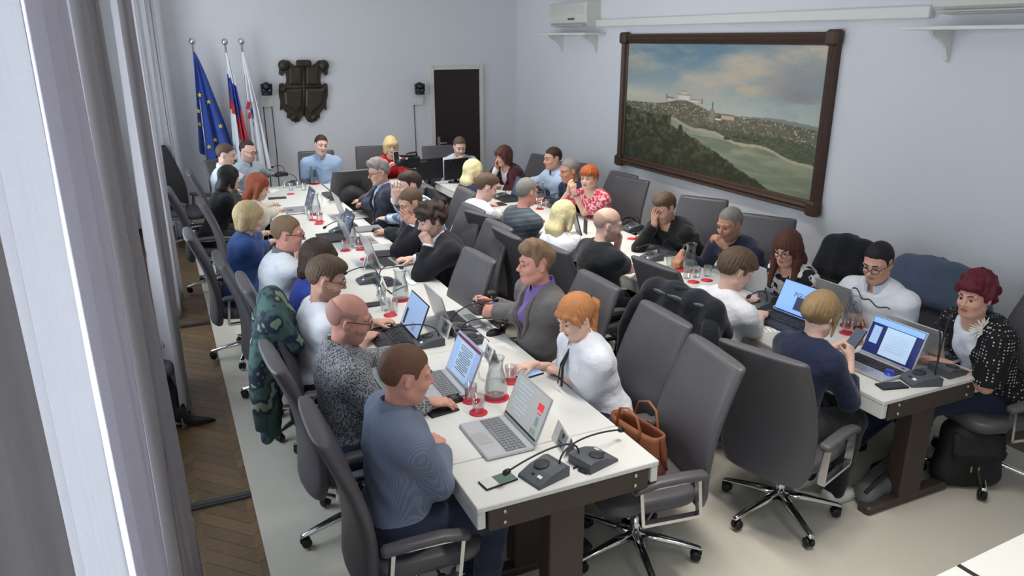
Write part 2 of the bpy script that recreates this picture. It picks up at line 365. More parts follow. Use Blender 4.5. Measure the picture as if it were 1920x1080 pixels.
# bronze coat of arms
HALF = [(0, 292), (40, 290), (46, 318), (40, 332), (62, 334), (88, 318), (112, 294), (150, 290), (172, 305), (180, 345), (184, 395), (168, 406), (150, 378), (130, 384), (128, 450), (138, 482), (160, 462), (180, 470), (184, 520), (182, 562), (172, 600), (174, 668), (154, 652), (122, 690), (124, 722), (96, 732), (62, 760), (32, 750), (12, 716), (0, 706)]
cxp = 1156
def arms_pt(dx, yy): p = bw(280+(cxp+dx)/4, 40+yy/4, .03); return (p[0], p[2])
outl = [arms_pt(dx, yy) for dx, yy in HALF]+[arms_pt(-dx, yy) for dx, yy in HALF[-2:0:-1]]
ca_ = np.mean(outl, axis=0)
def plate(b, poly, y0, y1, inset=.0):
    c = np.mean(poly, axis=0); n = len(poly); P2 = [(c[0]+(p[0]-c[0])*(1-inset), c[1]+(p[1]-c[1])*(1-inset)) for p in poly]
    V = [(p[0], y0, p[1]) for p in poly]+[(p[0], y0-(y0-y1)*.6, p[1]) for p in poly]+[(p[0], y1, p[1]) for p in P2]
    F = [(r*n+i, r*n+(i+1) % n, (r+1)*n+(i+1) % n, (r+1)*n+i) for r in (0, 1) for i in range(n)]+[tuple(range(2*n, 3*n))]
    b.add(V, F); return b
M_bronze = mat('dark_bronze', srgb(70, 64, 54), .5, .55, var=.35, scale=9, bump=.6, bscale=22)
ca = thing('coat_of_arms', 'dark bronze scalloped coat of arms mounted on the back wall', 'coat of arms', (0, 0, 0))
part('shield', plate(B(), outl, YB-.001, YB-.05, .05), M_bronze, ca)
def rel(poly, d): return plate(B(), [arms_pt(*p) for p in poly], YB-.045, YB-.045-d, .22)
for poly in ([(-108, 345), (-20, 345), (-20, 475), (-105, 475)], [(20, 345), (108, 345), (105, 475), (20, 475)], [(-150, 505), (-12, 505), (-12, 640), (-55, 690), (-140, 620)], [(12, 505), (150, 505), (140, 620), (55, 690), (12, 640)]):
    part('quarter_panel', rel(poly, .035), M_bronze, ca)
for dx in (-150, 150): 
    p = arms_pt(dx, 330); q = arms_pt(dx, 510)
    part('scroll', B().lathe([(.0, -.10), (.05, -.09), (.075, -.05), (.07, -.03)], (p[0], YB, p[1]), 14, axis='y'), M_bronze, ca)
    part('scroll', B().lathe([(.0, -.09), (.035, -.08), (.05, -.05), (.05, -.03)], (q[0], YB, q[1]), 14, axis='y'), M_bronze, ca)
for dx in (-75, 75): p = arms_pt(dx, 722); part('scroll', B().lathe([(.0, -.09), (.04, -.08), (.055, -.04), (.05, -.03)], (p[0], YB, p[1]), 14, axis='y'), M_bronze, ca)
p = arms_pt(0, 315); part('crest_bar', B().box((p[0], YB-.05, p[1]), (.20, .08, .09), bev=.02), M_bronze, ca)
for yy in (490,): a = arms_pt(-150, yy); c = arms_pt(150, yy); part('cross_band', B().tube([(a[0], YB-.06, a[1]), (c[0], YB-.06, c[1])], .018, 8), M_bronze, ca)
a = arms_pt(0, 340); c = arms_pt(0, 700); part('cross_band', B().tube([(a[0], YB-.06, a[1]), (c[0], YB-.06, c[1])], .018, 8), M_bronze, ca)

# pan-tilt cameras on wall brackets
def ptz(px, py, label, cab):
    p = bw(px, py, .13); t_ = thing('wall_camera', label, 'camera', (p[0], p[1], p[2]))
    part('bracket_plate', B().box((0, .11, -.13), (.16, .02, .20)).box((0, .05, -.08), (.13, .14, .012)), M_white, t_)
    part('camera_base', B().lathe([(.068, -.075), (.07, -.06), (.062, -.03), (.05, -.02)], n=20), M_black, t_)
    for sx in (-1, 1): part('camera_yoke', B().box((sx*.062, 0, .02), (.018, .06, .11), bev=.006), M_black, t_)
    part('camera_head', B().lathe([(0, -.075), (.04, -.07), (.055, -.03), (.058, .02), (.045, .06), (0, .07)], (0, 0, .04), 18, axis='y'), M_black, t_)
    part('lens', B().lathe([(.028, -.085), (.030, -.07), (.030, -.05)], (0, 0, .04), 16, axis='y'), mat('lens_glass', (.02, .02, .03), .08), t_)
    cb = B()
    for dx in cab: cb = B().tube([(dx, .12, -.15), (dx+.01, .125, -.8), (dx-.01, .125, -p[2]+.25)], .006, 6); part('cable', cb, M_grey, t_)
ptz(500, 168, 'black pan-tilt camera on a wall bracket between flags and coat of arms', (-.05, .06))
ptz(787, 167, 'black pan-tilt camera on a wall bracket beside the dark door', (-.06,))
ct = bw(488, 178, .02); o = link('wall_trunking', B().box((ct[0], YB-.012, ct[2]/2), (.03, .024, ct[2])).mesh('wall_trunking', M_white)); tag(o, 'thin white cable trunking running down the back wall by the flags', 'cable trunking')

# flags on tall stands
FL = [srgb(34, 62, 140), srgb(238, 238, 238), srgb(30, 60, 150), srgb(190, 30, 40), srgb(240, 240, 242)]
def flag(label, px_top, px_bot, left, right, ztip, colfn, mats, seed, depth, spread=1.):
    top = bw(px_top[0], px_top[1], depth); x0 = top[0]; yb = YB-depth; zt = top[2]
    t_ = thing('flag', label, 'flag', (x0, yb, 0))
    part('pole', B().tube([(0, 0, .02), (0, 0, zt)], .013, 10), M_steel, t_)
    part('pole_ball', B().lathe([(0, -.045), (.03, -.035), (.045, 0), (.03, .035), (0, .045)], (0, 0, zt+.03), 16), M_chrome, t_)
    part('stand', B().lathe([(.16, 0), (.16, .012), (.03, .03), (.02, .10)], n=20), M_steel, t_)
    nu, nv = 40, 46; r = np.random.RandomState(seed); ph = r.rand(4)*6.28; V = []; F = []; mi = []
    zb = ztip
    for j in range(nv+1):
        v = j/nv
        for i in range(nu+1):
            u = i/nu; wl, wr_ = left*(v**.9)*1.0, right*(v**.8)
            x = wl+(wr_-wl)*u; fold = (.012+.05*v)*math.sin(u*17+ph[0]+1.5*v)+.02*v*math.sin(u*31+ph[1])
            z = (zt-.10)-((zt-.10)-zb)*v + (.20*(u-.55)**2*2.2-.10*u)*v*spread
            V.append((x+.012*math.sin(u*34+ph[2]), -.02-.02*v+fold, z))
    for j in range(nv):
        for i in range(nu): k = j*(nu+1)+i; F.append((k, k+1, k+nu+2, k+nu+1)); mi.append(colfn((i+.5)/nu, (j+.5)/nv))
    part_ = link('flag_cloth', fast_mesh('flag_cloth', V, F, mats, True, mi), t_)
    return t_, V, nu
def clothm(n, c): return mat('flag_'+n, c, .6, var=.05, scale=8, sheen=.3)
fb, Vb, nu = flag('blue flag with yellow stars hanging from a tall steel pole', (361, 82), None, -.10, .40, bw(380, 300, .25)[2], lambda u, v: 0, [clothm('blue', srgb(40, 72, 158))], 3, .25)
star = []
for k in range(10): w = math.pi/2+k*math.pi/5; r_ = .034 if k % 2 == 0 else .014; star.append((r_*math.cos(w), r_*math.sin(w)))
sm = B().prism(star, -.004, .004).mesh('star', mat('flag_yellow', srgb(232, 206, 70), .6)); 
for i, j in ((4, 26), (4, 32), (22, 20), (32, 30), (28, 38), (12, 40), (10, 18), (20, 36)):
    p = Vb[j*(nu+1)+i]; o = link('star', sm, fb, (p[0], p[1]-.035, p[2]), (math.pi/2, 0, .2))
def slo(u, v):
    w = v - .10*u + .0
    if w < .19: return 0
    if w < .36 + .22*u: return 1 if u < .9 or v < .5 else 2
    if w < .52 + .9*max(0, u-.35): return 2
    return 0
flag('white blue and red striped flag hanging from a steel pole', (422, 83), None, -.035, .17, bw(440, 272, .28)[2]-.25, slo, [clothm('white', srgb(236, 238, 242)), clothm('navy', srgb(40, 60, 150)), clothm('red', srgb(186, 38, 46))], 6, .28, .6)
fw_, Vw, nu = flag('white flag with a small red and blue crest on a steel pole', (453, 82), None, -.06, .22, bw(465, 272, .22)[2]-.3, lambda u, v: 0, [clothm('white', srgb(236, 238, 242))], 9, .22, .6)
for k, (i, j, w_, h_, cn, cc) in enumerate(((8, 21, .045, .10, 'flag_red', None), (8, 25, .035, .08, 'flag_red', None), (13, 23, .05, .06, 'flag_navy', None), (16, 25, .05, .05, 'crest_grey', srgb(120, 128, 150)), (15, 28, .04, .05, 'crest_grey', srgb(120, 128, 150)))):
    p = Vw[j*(nu+1)+i]; part('crest_patch', B().box((0, 0, 0), (w_, .006, h_), bev=.002), MATS.get(cn) or mat(cn, cc, .6), fw_, (p[0], p[1]-.03, p[2]), (0, .3, 0))

# ------------------------------------------------------------------ on the right wall
def rw(x, y, off=0.): return atx(x, y, XW-off)
pc = [rw(*p, .06) for p in ((1168, 64), (1571, 59), (1530, 402), (1156, 306))]
ya, yb_ = (pc[0][1]+pc[3][1])/2, (pc[1][1]+pc[2][1])/2; zt, zb = (pc[0][2]+pc[1][2])/2, (pc[2][2]+pc[3][2])/2
pt = thing('landscape_painting', 'large framed oil landscape of a riverside town on the right wall', 'painting', (XW, (ya+yb_)/2, zb))
PW, PH = ya-yb_, zt-zb; fwid = .105
M_frame = mat('frame_wood', srgb(74, 52, 40), .42, var=.35, scale=10, stretch=(1, 6, 6), bump=.3, bscale=30)
prof = [(0, 0), (0, .055), (.018, .078), (.035, .070), (.055, .088), (.075, .070), (.085, .045), (fwid, .038), (fwid, 0)]
def rail_(a, b_, inward):
    a, b_, inward = np.array(a), np.array(b_), np.array(inward); d = norm(b_-a)
    r0 = [tuple(a+inward*i+np.array([-o_, 0, 0])+d*i) for i, o_ in prof]; r1 = [tuple(b_+inward*i+np.array([-o_, 0, 0])-d*i) for i, o_ in prof]
    return B().loft([r0, r1], smooth=False)
C4 = [(0, PW/2, 0), (0, -PW/2, 0), (0, -PW/2, PH), (0, PW/2, PH)]
for a, c, inn in ((0, 1, (0, 0, 1)), (1, 2, (0, 1, 0)), (2, 3, (0, 0, -1)), (3, 0, (0, -1, 0))): part('frame_rail', rail_(C4[a], C4[c], inn), M_frame, pt)
for (y_, z_) in ((PW/2-.045, .045), (-PW/2+.045, .045), (PW/2-.045, PH-.045), (-PW/2+.045, PH-.045)): part('corner_block', B().box((-.05, y_, z_), (.10, .13, .13), bev=.02), M_frame, pt)
# canvas: a painted grid, u to the right, v upwards
def fbm(u, v, seed, f0=3., oct_=5):
    r = np.random.RandomState(seed); o = np.zeros_like(u); a = .5; f = f0
    for _ in range(oct_):
        g = r.rand(64, 64); x, y = (u*f+r.rand()*20) % 63, (v*f+r.rand()*20) % 63
        i, j = x.astype(int), y.astype(int); fx, fy = x-i, y-j; fx, fy = fx*fx*(3-2*fx), fy*fy*(3-2*fy)
        i2, j2 = (i+1) % 64, (j+1) % 64
        o += a*((g[i, j]*(1-fx)+g[i2, j]*fx)*(1-fy)+(g[i, j2]*(1-fx)+g[i2, j2]*fx)*fy); a *= .5; f *= 2.05
    return o
gu, gv = 330, 170
U, Vv = np.meshgrid(np.linspace(0, 1, gu), np.linspace(0, 1, gv), indexing='ij')
def lerp(a, b_, t_): t_ = np.clip(t_, 0, 1)[..., None]; return np.array(a)*(1-t_)+np.array(b_)*t_
S8 = lambda *c: np.array(c, float)
img = lerp(S8(172, 182, 168), S8(98, 136, 156), (Vv-.52)/.40)
cl = fbm(U*1.6, Vv*2.6, 4, 2.6); cl2 = fbm(U*1.4+.3, Vv*2.2, 9, 3.2)
img = lerp(img, S8(196, 180, 156), (cl-.40)*3.4*np.clip((Vv-.45)*4, 0, 1)*.85)
warm = np.clip((cl2-.45)*5, 0, 1)*np.exp(-((U-.66)/.13)**2-((Vv-.68)/.14)**2)*1.6; img = lerp(img, S8(196, 178, 140), warm)
dk = np.clip((U-.72)/.2, 0, 1)*np.clip(1-(np.abs(Vv-.62))/.3, 0, 1)*np.clip((cl-.3)*3, 0, 1); img = lerp(img, S8(132, 128, 132), dk*1.5)
img = lerp(img, S8(214, 204, 166), np.clip(1-np.abs(Vv-.58)/.10, 0, 1)*np.clip(1-U/.35, 0, 1)*.8)
rough = fbm(U*6, Vv*4, 12, 5)
hor = .50+.012*np.sin(U*9)-.10*np.clip((U-.55), 0, 1)+.02*(fbm(U*3, U*0, 5, 4)-.5)
hill = hor+.062*np.exp(-((U-.38)/.11)**2)
far = Vv < hor-.0+.025*np.clip((U-.6)*4, 0, 1); img[far] = S8(120, 130, 122)
lnd = Vv < hill; spk = fbm(U*22, Vv*22, 21, 8, 3)
img[lnd] = lerp(S8(86, 88, 64), S8(136, 122, 92), (spk-.35)*3)[lnd]
town = lnd & (Vv > hor-.10) & (spk > .60); img[town] = lerp(S8(176, 152, 122), S8(206, 196, 172), (rough-.4)*4)[town]
dots = fbm(U*40, Vv*40, 33, 10, 2); roofs = lnd & (Vv > hor-.09) & (dots > .60) & (U > .08); img[roofs] = S8(150, 104, 80)
for (u0, u1, v0, v1, c) in ((.335, .40, .565, .600, (216, 208, 188)), (.335, .40, .600, .609, (142, 96, 76)), (.352, .385, .609, .628, (206, 190, 164)), (.352, .385, .628, .636, (138, 92, 74)), (.27, .31, .545, .568, (206, 198, 176)), (.27, .31, .568, .575, (146, 100, 80)), (.405, .45, .552, .572, (212, 202, 178)), (.405, .45, .572, .579, (142, 98, 78)), (.455, .48, .535, .555, (190, 178, 150)), (.575, .64, .452, .482, (190, 166, 134)), (.575, .64, .482, .496, (150, 96, 76)), (.262, .270, .55, .60, (104, 104, 96)), (.466, .474, .55, .59, (112, 106, 94)), (.545, .575, .44, .455, (214, 208, 192))):
    k = (U > u0) & (U < u1) & (Vv > v0) & (Vv < v1); img[k] = S8(*c)
sp_ = (np.abs(U-.527) < .006*np.clip((.60-Vv)/.12, .12, 1.3)) & (Vv > .44) & (Vv < .60); img[sp_] = S8(84, 82, 70)
k = (np.abs(U-.527) < .011) & (Vv > .42) & (Vv < .52); img[k] = S8(150, 132, 104)
bank = hor-.115-.20*np.clip(U-.32, 0, 1)+.012*np.sin(U*26)
water = (Vv < bank) & (U > .27); img[water] = lerp(S8(150, 156, 128), S8(118, 134, 110), (fbm(U*2, Vv*9, 40, 4)-.3)*2)[water]
glim = water & (Vv < .30); img[glim] = lerp(S8(112, 122, 96), S8(140, 146, 112), (fbm(U*2, Vv*7, 41, 4)-.35)*3)[glim]
img[(Vv > bank-.008) & (Vv < bank+.012) & (U > .30)] = S8(176, 158, 126)
tree = (Vv < hor-.115+.05*(fbm(U*9, U*0, 50, 6)-.3)) & (Vv > bank+.012) & (U > .46); img[tree] = lerp(S8(66, 76, 50), S8(104, 106, 70), (spk-.4)*4)[tree]
fg = .46-.55*np.clip(U-.02, 0, 1)**1.25+.05*(fbm(U*8, Vv*3, 60, 5)-.5)-.10*np.clip(U-.45, 0, 1); fg = np.where(U < .30, np.maximum(fg, .42+.05*(fbm(U*12, U*0, 61, 6)-.4)), fg)
k = Vv < fg; img[k] = lerp(S8(48, 52, 32), S8(108, 104, 62), (fbm(U*9, Vv*6, 62, 6, 4)-.36)*2.6*np.clip(.35+Vv*2, 0, 1))[k]
path = k & (U < -1) & (np.abs(U-(.13+.32*Vv)) < .022*(1.1-Vv)) & (Vv < .34); img[path] = S8(148, 132, 92)
for cu_, cv, ru, rv in ((.36, .30, .018, .07), (.395, .24, .03, .05), (.33, .27, .03, .04)):
    k = ((U-cu_)/ru)**2+((Vv-cv)/rv)**2 < .75+.6*(rough-.5); img[k] = lerp(S8(46, 50, 32), S8(86, 78, 48), (spk-.4)*4)[k]
for cu_, cv in ((.61, .315), (.655, .335), (.70, .335), (.75, .33)): k = (np.abs(U-cu_) < .014) & (np.abs(Vv-cv) < .009); img[k] = S8(66, 58, 44)
img = img*(1+.10*(fbm(U*30, Vv*18, 70, 9, 3)-.5)[..., None]); gr_ = img.mean(-1, keepdims=True); img = np.clip((img*.78+gr_*.22)*1.02+8, 0, 255)
lin = np.where(img/255 <= .04045, img/255/12.92, ((img/255+.055)/1.055)**2.4)
cw, chh = PW-2*fwid, PH-2*fwid
CV = np.stack([np.full(U.shape, -.030), cw/2-U*cw, fwid+Vv*chh], -1).reshape(-1, 3)
idx = np.arange(gu*gv).reshape(gu, gv); CF = np.stack([idx[:-1, :-1], idx[:-1, 1:], idx[1:, 1:], idx[1:, :-1]], -1).reshape(-1, 4)
cme = fast_mesh('canvas', CV, CF, [], True); ca_t = cme.color_attributes.new('paint', 'FLOAT_COLOR', 'POINT')
ca_t.data.foreach_set('color', np.concatenate([lin.reshape(-1, 3), np.ones((gu*gv, 1))], 1).astype(np.float32).ravel())
m, t, b_ = nt('oil_paint'); at = N(t, 'ShaderNodeAttribute', attribute_name='paint'); t.links.new(at.outputs['Color'], b_.inputs['Base Color']); b_.inputs['Roughness'].default_value = .42; b_.inputs['Specular IOR Level'].default_value = .35
cme.materials.append(m); link('canvas', cme, pt)

def ac_unit(label, y_c, width, z0, slabel):
    t_ = thing('air_conditioner', label, 'air conditioner', (XW, y_c, z0))
    rings = []
    for y_ in (-width/2, -width/2+.012, width/2-.012, width/2):
        ins = .008 if abs(abs(y_)-width/2) < 1e-6 else 0
        rings.append([(-x_, y_, z_) for x_, z_ in ((.0, 0), (.13, 0.0+ins), (.19-ins, .05), (.205-ins, .12), (.20-ins, .27-ins), (.17, .29-ins), (0, .29-ins))])
    part('housing', B().loft(rings, smooth=False), mat('ac_plastic', srgb(214, 214, 206), .4, var=.02), t_)
    for k in range(9): part('grille_slat', B().box((-.207, 0, .14+k*.014), (.008, width-.16, .006)), M_trim, t_)
    part('air_flap', B().box((-.168, 0, .018), (.085, width-.14, .010)), mat('ac_flap', srgb(190, 190, 184), .4), t_)
    part('display', B().box((-.205, -width*.12, .09), (.006, .16, .022)), M_grey, t_)
    s_ = thing('wall_shelf', slabel, 'shelf', (XW, y_c, z0-.09))
    part('shelf_board', B().box((-.15, 0, 0), (.30, width+.30, .025), bev=.004), M_white, s_)
    for y_ in (-width/2+.05, width/2-.05):
        b_ = B(); pr = [(0, 0), (.24, 0), (.20, -.04), (.12, -.07), (.06, -.12), (.03, -.20), (0, -.22)]
        V = [(-x_, y_-.014, z_-.012) for x_, z_ in pr]+[(-x_, y_+.014, z_-.012) for x_, z_ in pr]; n = len(pr)
        b_.add(V, [(i, (i+1) % n, n+(i+1) % n, n+i) for i in range(n)]+[tuple(range(n-1, -1, -1)), tuple(range(n, 2*n))]); part('shelf_bracket', b_, M_white, s_)
a1, a2 = rw(1024, 30, .2), rw(1105, 30, .2); z1 = rw(1065, 50, .2)[2]
ac_unit('small white wall air conditioner above the far end of the right row', (a1[1]+a2[1])/2, min(1.0, a1[1]-a2[1]), z1, 'white bracketed shelf under the small far air conditioner')
a3 = rw(1742, 30, .2); ac_unit('large white wall air conditioner high up beyond the painting', a3[1]-.60, 1.2, a3[2]+.01, 'white bracketed shelf under the large air conditioner')
s0, s1 = rw(1106, 40, .03), rw(1738, 30, .03); zz = (s0[2]+s1[2])/2
tag(link('pipe_trunking', B().box((XW-.03, (s0[1]+s1[1])/2-.03, zz), (.06, s0[1]-s1[1]+.02, .085), bev=.008).mesh('pipe_trunking', M_white)), 'long white pipe trunking on the right wall joining both air conditioners', 'pipe trunking')

# ------------------------------------------------------------------ tables
TZ = .74
M_top = mat('table_white_laminate', srgb(212, 212, 208), .38, var=.012, scale=6)
M_leg = mat('table_dark_brown', srgb(64, 54, 48), .5, var=.12, scale=14, stretch=(1, 1, .3))
M_bolt = M_steel
def table(x0, x1, y0, y1, label, ends=(True, True), group=None, panel=None):
    """a table module: x0..x1 across, y0..y1 long"""
    cx_, w, L = (x0+x1)/2, x1-x0, y1-y0; t_ = thing('meeting_table', label, 'table', (cx_, (y0+y1)/2, 0), 0, group)
    part('table_top', B().box((0, 0, TZ-.0125), (w, L-.006, .025), bev=.004), M_top, t_)
    for sx in (-1, 1): part('side_rail', B().box((sx*(w/2-.02), 0, TZ-.065), (.036, L-.012, .078), bev=.004), M_top, t_)
    for sy in (-1, 1):
        yy = sy*(L/2-.022); eb = B().box((0, yy, TZ-.075), (w-.10, .034, .100), bev=.004); e_ = part('end_beam', eb, M_leg, t_)
        for sx in (-1, 1):
            for dz in (-.045, -.095): part('bolt', B().lathe([(.009, 0), (.008, .006), (0, .007)], (0, 0, 0), 8), M_bolt, e_, (sx*(w/2-.12), yy+sy*.017, TZ+dz), (-sy*math.pi/2, 0, 0))
        if L > .6 or sy < 0:
            part('leg', B().box((.0, yy-sy*.045, .36), (.17, .055, .62), bev=.006).box((-.06, yy-sy*.09, .36), (.05, .05, .60)), M_leg, t_)
            part('foot', B().box((0, yy-sy*.055, .037), (w*.82, .085, .05), bev=.012), M_leg, t_)
    if panel: part('modesty_panel', B().box((0, panel*(0), 0), (1, 1, 1)), M_top, t_)
    return t_
LX0, LX1 = .95, 1.815; RX0, RX1 = 3.19, 3.965
lab = ['nearest module of the left table row, with laptop and two microphones on it', 'left table row module before the redhead with the ponytail', 'left table row module in front of the grey blazer and white T-shirt', 'left table row module in front of the curly-haired man', 'left table row module in front of the man in the dark suit and glasses', 'far module of the left table row below the flags']
yb0 = [2.38, 2.735, 3.93, 5.48, 7.0, 8.3, 9.80]
for i in range(6): table(LX0, LX1, yb0[i], yb0[i+1], lab[i])
lab = ['end module of the right table row, with a blue mouse and two microphones', 'right table row module in front of the man in the printed white T-shirt', 'right table row module with the papers and tall glass jug', 'right table row module in front of the redhead with clasped hands', 'far module of the right table row by the two black monitors']
yr = [2.37, 3.55, 4.85, 6.3, 7.8, 9.3]
for i in range(5): table(RX0, RX1, yr[i], yr[i+1], lab[i])
# head table with a front panel
hx0, hx1 = 1.84, 3.06; hy0, hy1 = 9.22, 9.74
h_ = thing('head_table', 'white head table with a closed front panel below the coat of arms', 'table', ((hx0+hx1)/2, (hy0+hy1)/2, 0))
part('table_top', B().box((0, 0, TZ-.0125), (hx1-hx0, hy1-hy0, .025), bev=.004), M_top, h_)
part('front_panel', B().box((0, -(hy1-hy0)/2+.03, .40), (hx1-hx0-.02, .022, .62), bev=.003), M_top, h_)
part('top_rail', B().box((0, -(hy1-hy0)/2+.02, TZ-.06), (hx1-hx0, .03, .07), bev=.003), M_top, h_)
for sx in (-1, 1): part('side_panel', B().box((sx*((hx1-hx0)/2-.02), 0, .367), (.025, hy1-hy0-.06, .70)), M_top, h_)
# the white desk at the lower right edge of the photo
d0 = atz(1740, 1085, TZ); d1 = atz(1920, 998, TZ)
dd = norm(np.array([d1[0]-d0[0], d1[1]-d0[1]])); an = math.atan2(dd[1], dd[0])
dk_ = thing('white_desk', 'white desk with a dark joint strip at the near end of the room', 'desk', (d0[0]+dd[0]*.45+dd[1]*.40, d0[1]+dd[1]*.45-dd[0]*.40, 0), an)
part('table_top', B().box((0, 0, TZ-.0125), (1.6, .80, .025), bev=.004), M_top, dk_)
js = atz(1800, 1062, TZ); p_ = (js[0]-dk_.location[0], js[1]-dk_.location[1]); lx = p_[0]*dd[0]+p_[1]*dd[1]
part('joint_strip', B().box((lx, 0, TZ+.001), (.018, .79, .004)), M_dark, dk_)
for sx in (-1, 1): part('leg', B().box((sx*.7, 0, .36), (.06, .70, .70)), M_leg, dk_)
# ------------------------------------------------------------------ chairs
M_lea = mat('grey_leather', srgb(82, 80, 84), .42, var=.05, scale=12, bump=.12, bscale=180, spec=.5)
M_lea2 = mat('charcoal_fabric', srgb(66, 64, 66), .8, var=.08, scale=60, bump=.2, bscale=200)
def chair_meshes(M, top=1.08, hw=(.235, .252, .262, .250, .234)):
    D = {}
    # backrest: profile x(z), half-width(z), closed by rounded ends
    zs = np.concatenate([[.36, .366, .380], np.linspace(.40, top-.022, 16), [top-.014, top-.004, top]]); rings = []
    for i, z in enumerate(zs):
        v = (z-.36)/(top-.36)
        x = -.235+.035*math.sin(v*math.pi*1.15)-.125*v**1.7
        w = np.interp(v, (0, .12, .40, .75, 1), (hw[0]*.88, hw[1], hw[2], hw[3], hw[4])); th = .038
        e = min(i, 21-i); k = (.55, .86, 1.)[min(e, 2)]; kw = (.945, .985, 1.)[min(e, 2)]
        bow = lambda yy: -.026*(1-(yy/w)**2)*(1-.9*v)
        rings.append([(x+tx+bow(ty), ty, z) for tx, ty in superell(0, 0, th*k, w*kw, 24, 3.2)])
    D['backrest'] = B().loft(rings).mesh('backrest', M)
    rings = []
    for i, (z, k) in enumerate(((.405, .86), (.415, .96), (.44, 1.), (.465, 1.), (.478, .96), (.484, .85))):
        rings.append([(.015+tx, ty, z-.018*max(0, (tx-.12))/.14) for tx, ty in superell(0, 0, .255*k, .250*k, 28, 4.2)])
    D['seat'] = B().loft(rings).mesh('seat', M)
    rings = []
    for x_, z_, k in ((-.20, .600, .6), (-.185, .603, 1), (-.08, .608, 1), (.05, .606, 1), (.15, .586, 1), (.165, .581, .6)):
        rings.append([(x_, ty, z_+tz) for ty, tz in superell(0, 0, .032*k, .019*k, 14, 3)])
    D['armrest_pad'] = B().loft(rings).mesh('armrest_pad', M)
    fr_ = B(); pts = [(-.155, .595), (.135, .583), (.115, .395), (-.175, .395)]
    for (xa, za), (xb, zb_) in zip(pts, pts[1:]+pts[:1]):
        d = norm([xb-xa, zb_-za]); nrm = (-d[1]*.008, d[0]*.008)
        V = [(x_+sx*nrm[0], y_, z_+sx*nrm[1]) for x_, z_ in ((xa, za), (xb, zb_)) for y_ in (-.017, .017) for sx in (-1, 1)]
        fr_.add(V, [(0, 1, 3, 2), (4, 6, 7, 5), (0, 4, 5, 1), (2, 3, 7, 6), (0, 2, 6, 4), (1, 5, 7, 3)])
    D['armrest_frame'] = fr_.mesh('armrest_frame', M_chrome)
    D['column'] = B().lathe([(.026, .10), (.026, .25), (.018, .25), (.018, .37), (.03, .37)], n=14).mesh('column', M_chrome)
    D['mechanism'] = B().box((-.01, 0, .385), (.26, .18, .045), bev=.012).box((-.17, 0, .40), (.12, .09, .03), bev=.008).mesh('mechanism', M_black)
    D['lever'] = B().tube([(.05, -.05, .385), (.05, -.25, .380)], .006, 6).lathe([(.022, -.01), (.026, 0), (.022, .012)], (.05, -.26, .38), 12, axis='y').mesh('lever', M_black)
    lg = B(); rr = []
    for r_, w_, h_, z_ in ((.02, .026, .022, .125), (.12, .024, .018, .115), (.24, .019, .013, .095), (.315, .016, .010, .080), (.33, .013, .008, .076)):
        rr.append([(r_, ty, z_+tz) for ty, tz in superell(0, 0, w_, h_, 10, 3)])
    D['base_leg'] = lg.loft(rr).mesh('base_leg', M_chrome)
    cs = B().tube([(.318, 0, .085), (.318, 0, .05)], .008, 8)
    for sy in (-1, 1): cs.lathe([(.010, -.010), (.024, -.009), (.0265, -.003), (.0265, .004), (.022, .009), (.008, .009)], (.305, sy*.014, .0265+.010), 14, axis='y')
    cs.box((.31, 0, .052), (.05, .012, .022)); D['castor'] = cs.mesh('castor', M_black)
    return D
CH = chair_meshes(M_lea); CH2 = chair_meshes(M_lea2, 1.24, (.23, .25, .25, .20, .15))
CHAIRS = []
def chair(x, y, rz, label, swivel=None, D=None, group=None):
    D = D or CH; t_ = thing('conference_chair', label, 'chair', (x, y, .010), math.radians(rz), group)
    for k in ('backrest', 'seat', 'column', 'mechanism', 'lever'): link(k, D[k], t_)
    for sy in (-1, 1): link('armrest_pad', D['armrest_pad'], t_, (0, sy*.285, 0)); link('armrest_frame', D['armrest_frame'], t_, (0, sy*.285, 0))
    sw = rng.rand()*72 if swivel is None else swivel
    for k in range(5):
        a = math.radians(sw+72*k); l_ = link('base_leg', D['base_leg'], t_, (0, 0, 0), (0, 0, a)); link('castor', D['castor'], l_)
    CHAIRS.append((x, y, rz, label)); return t_
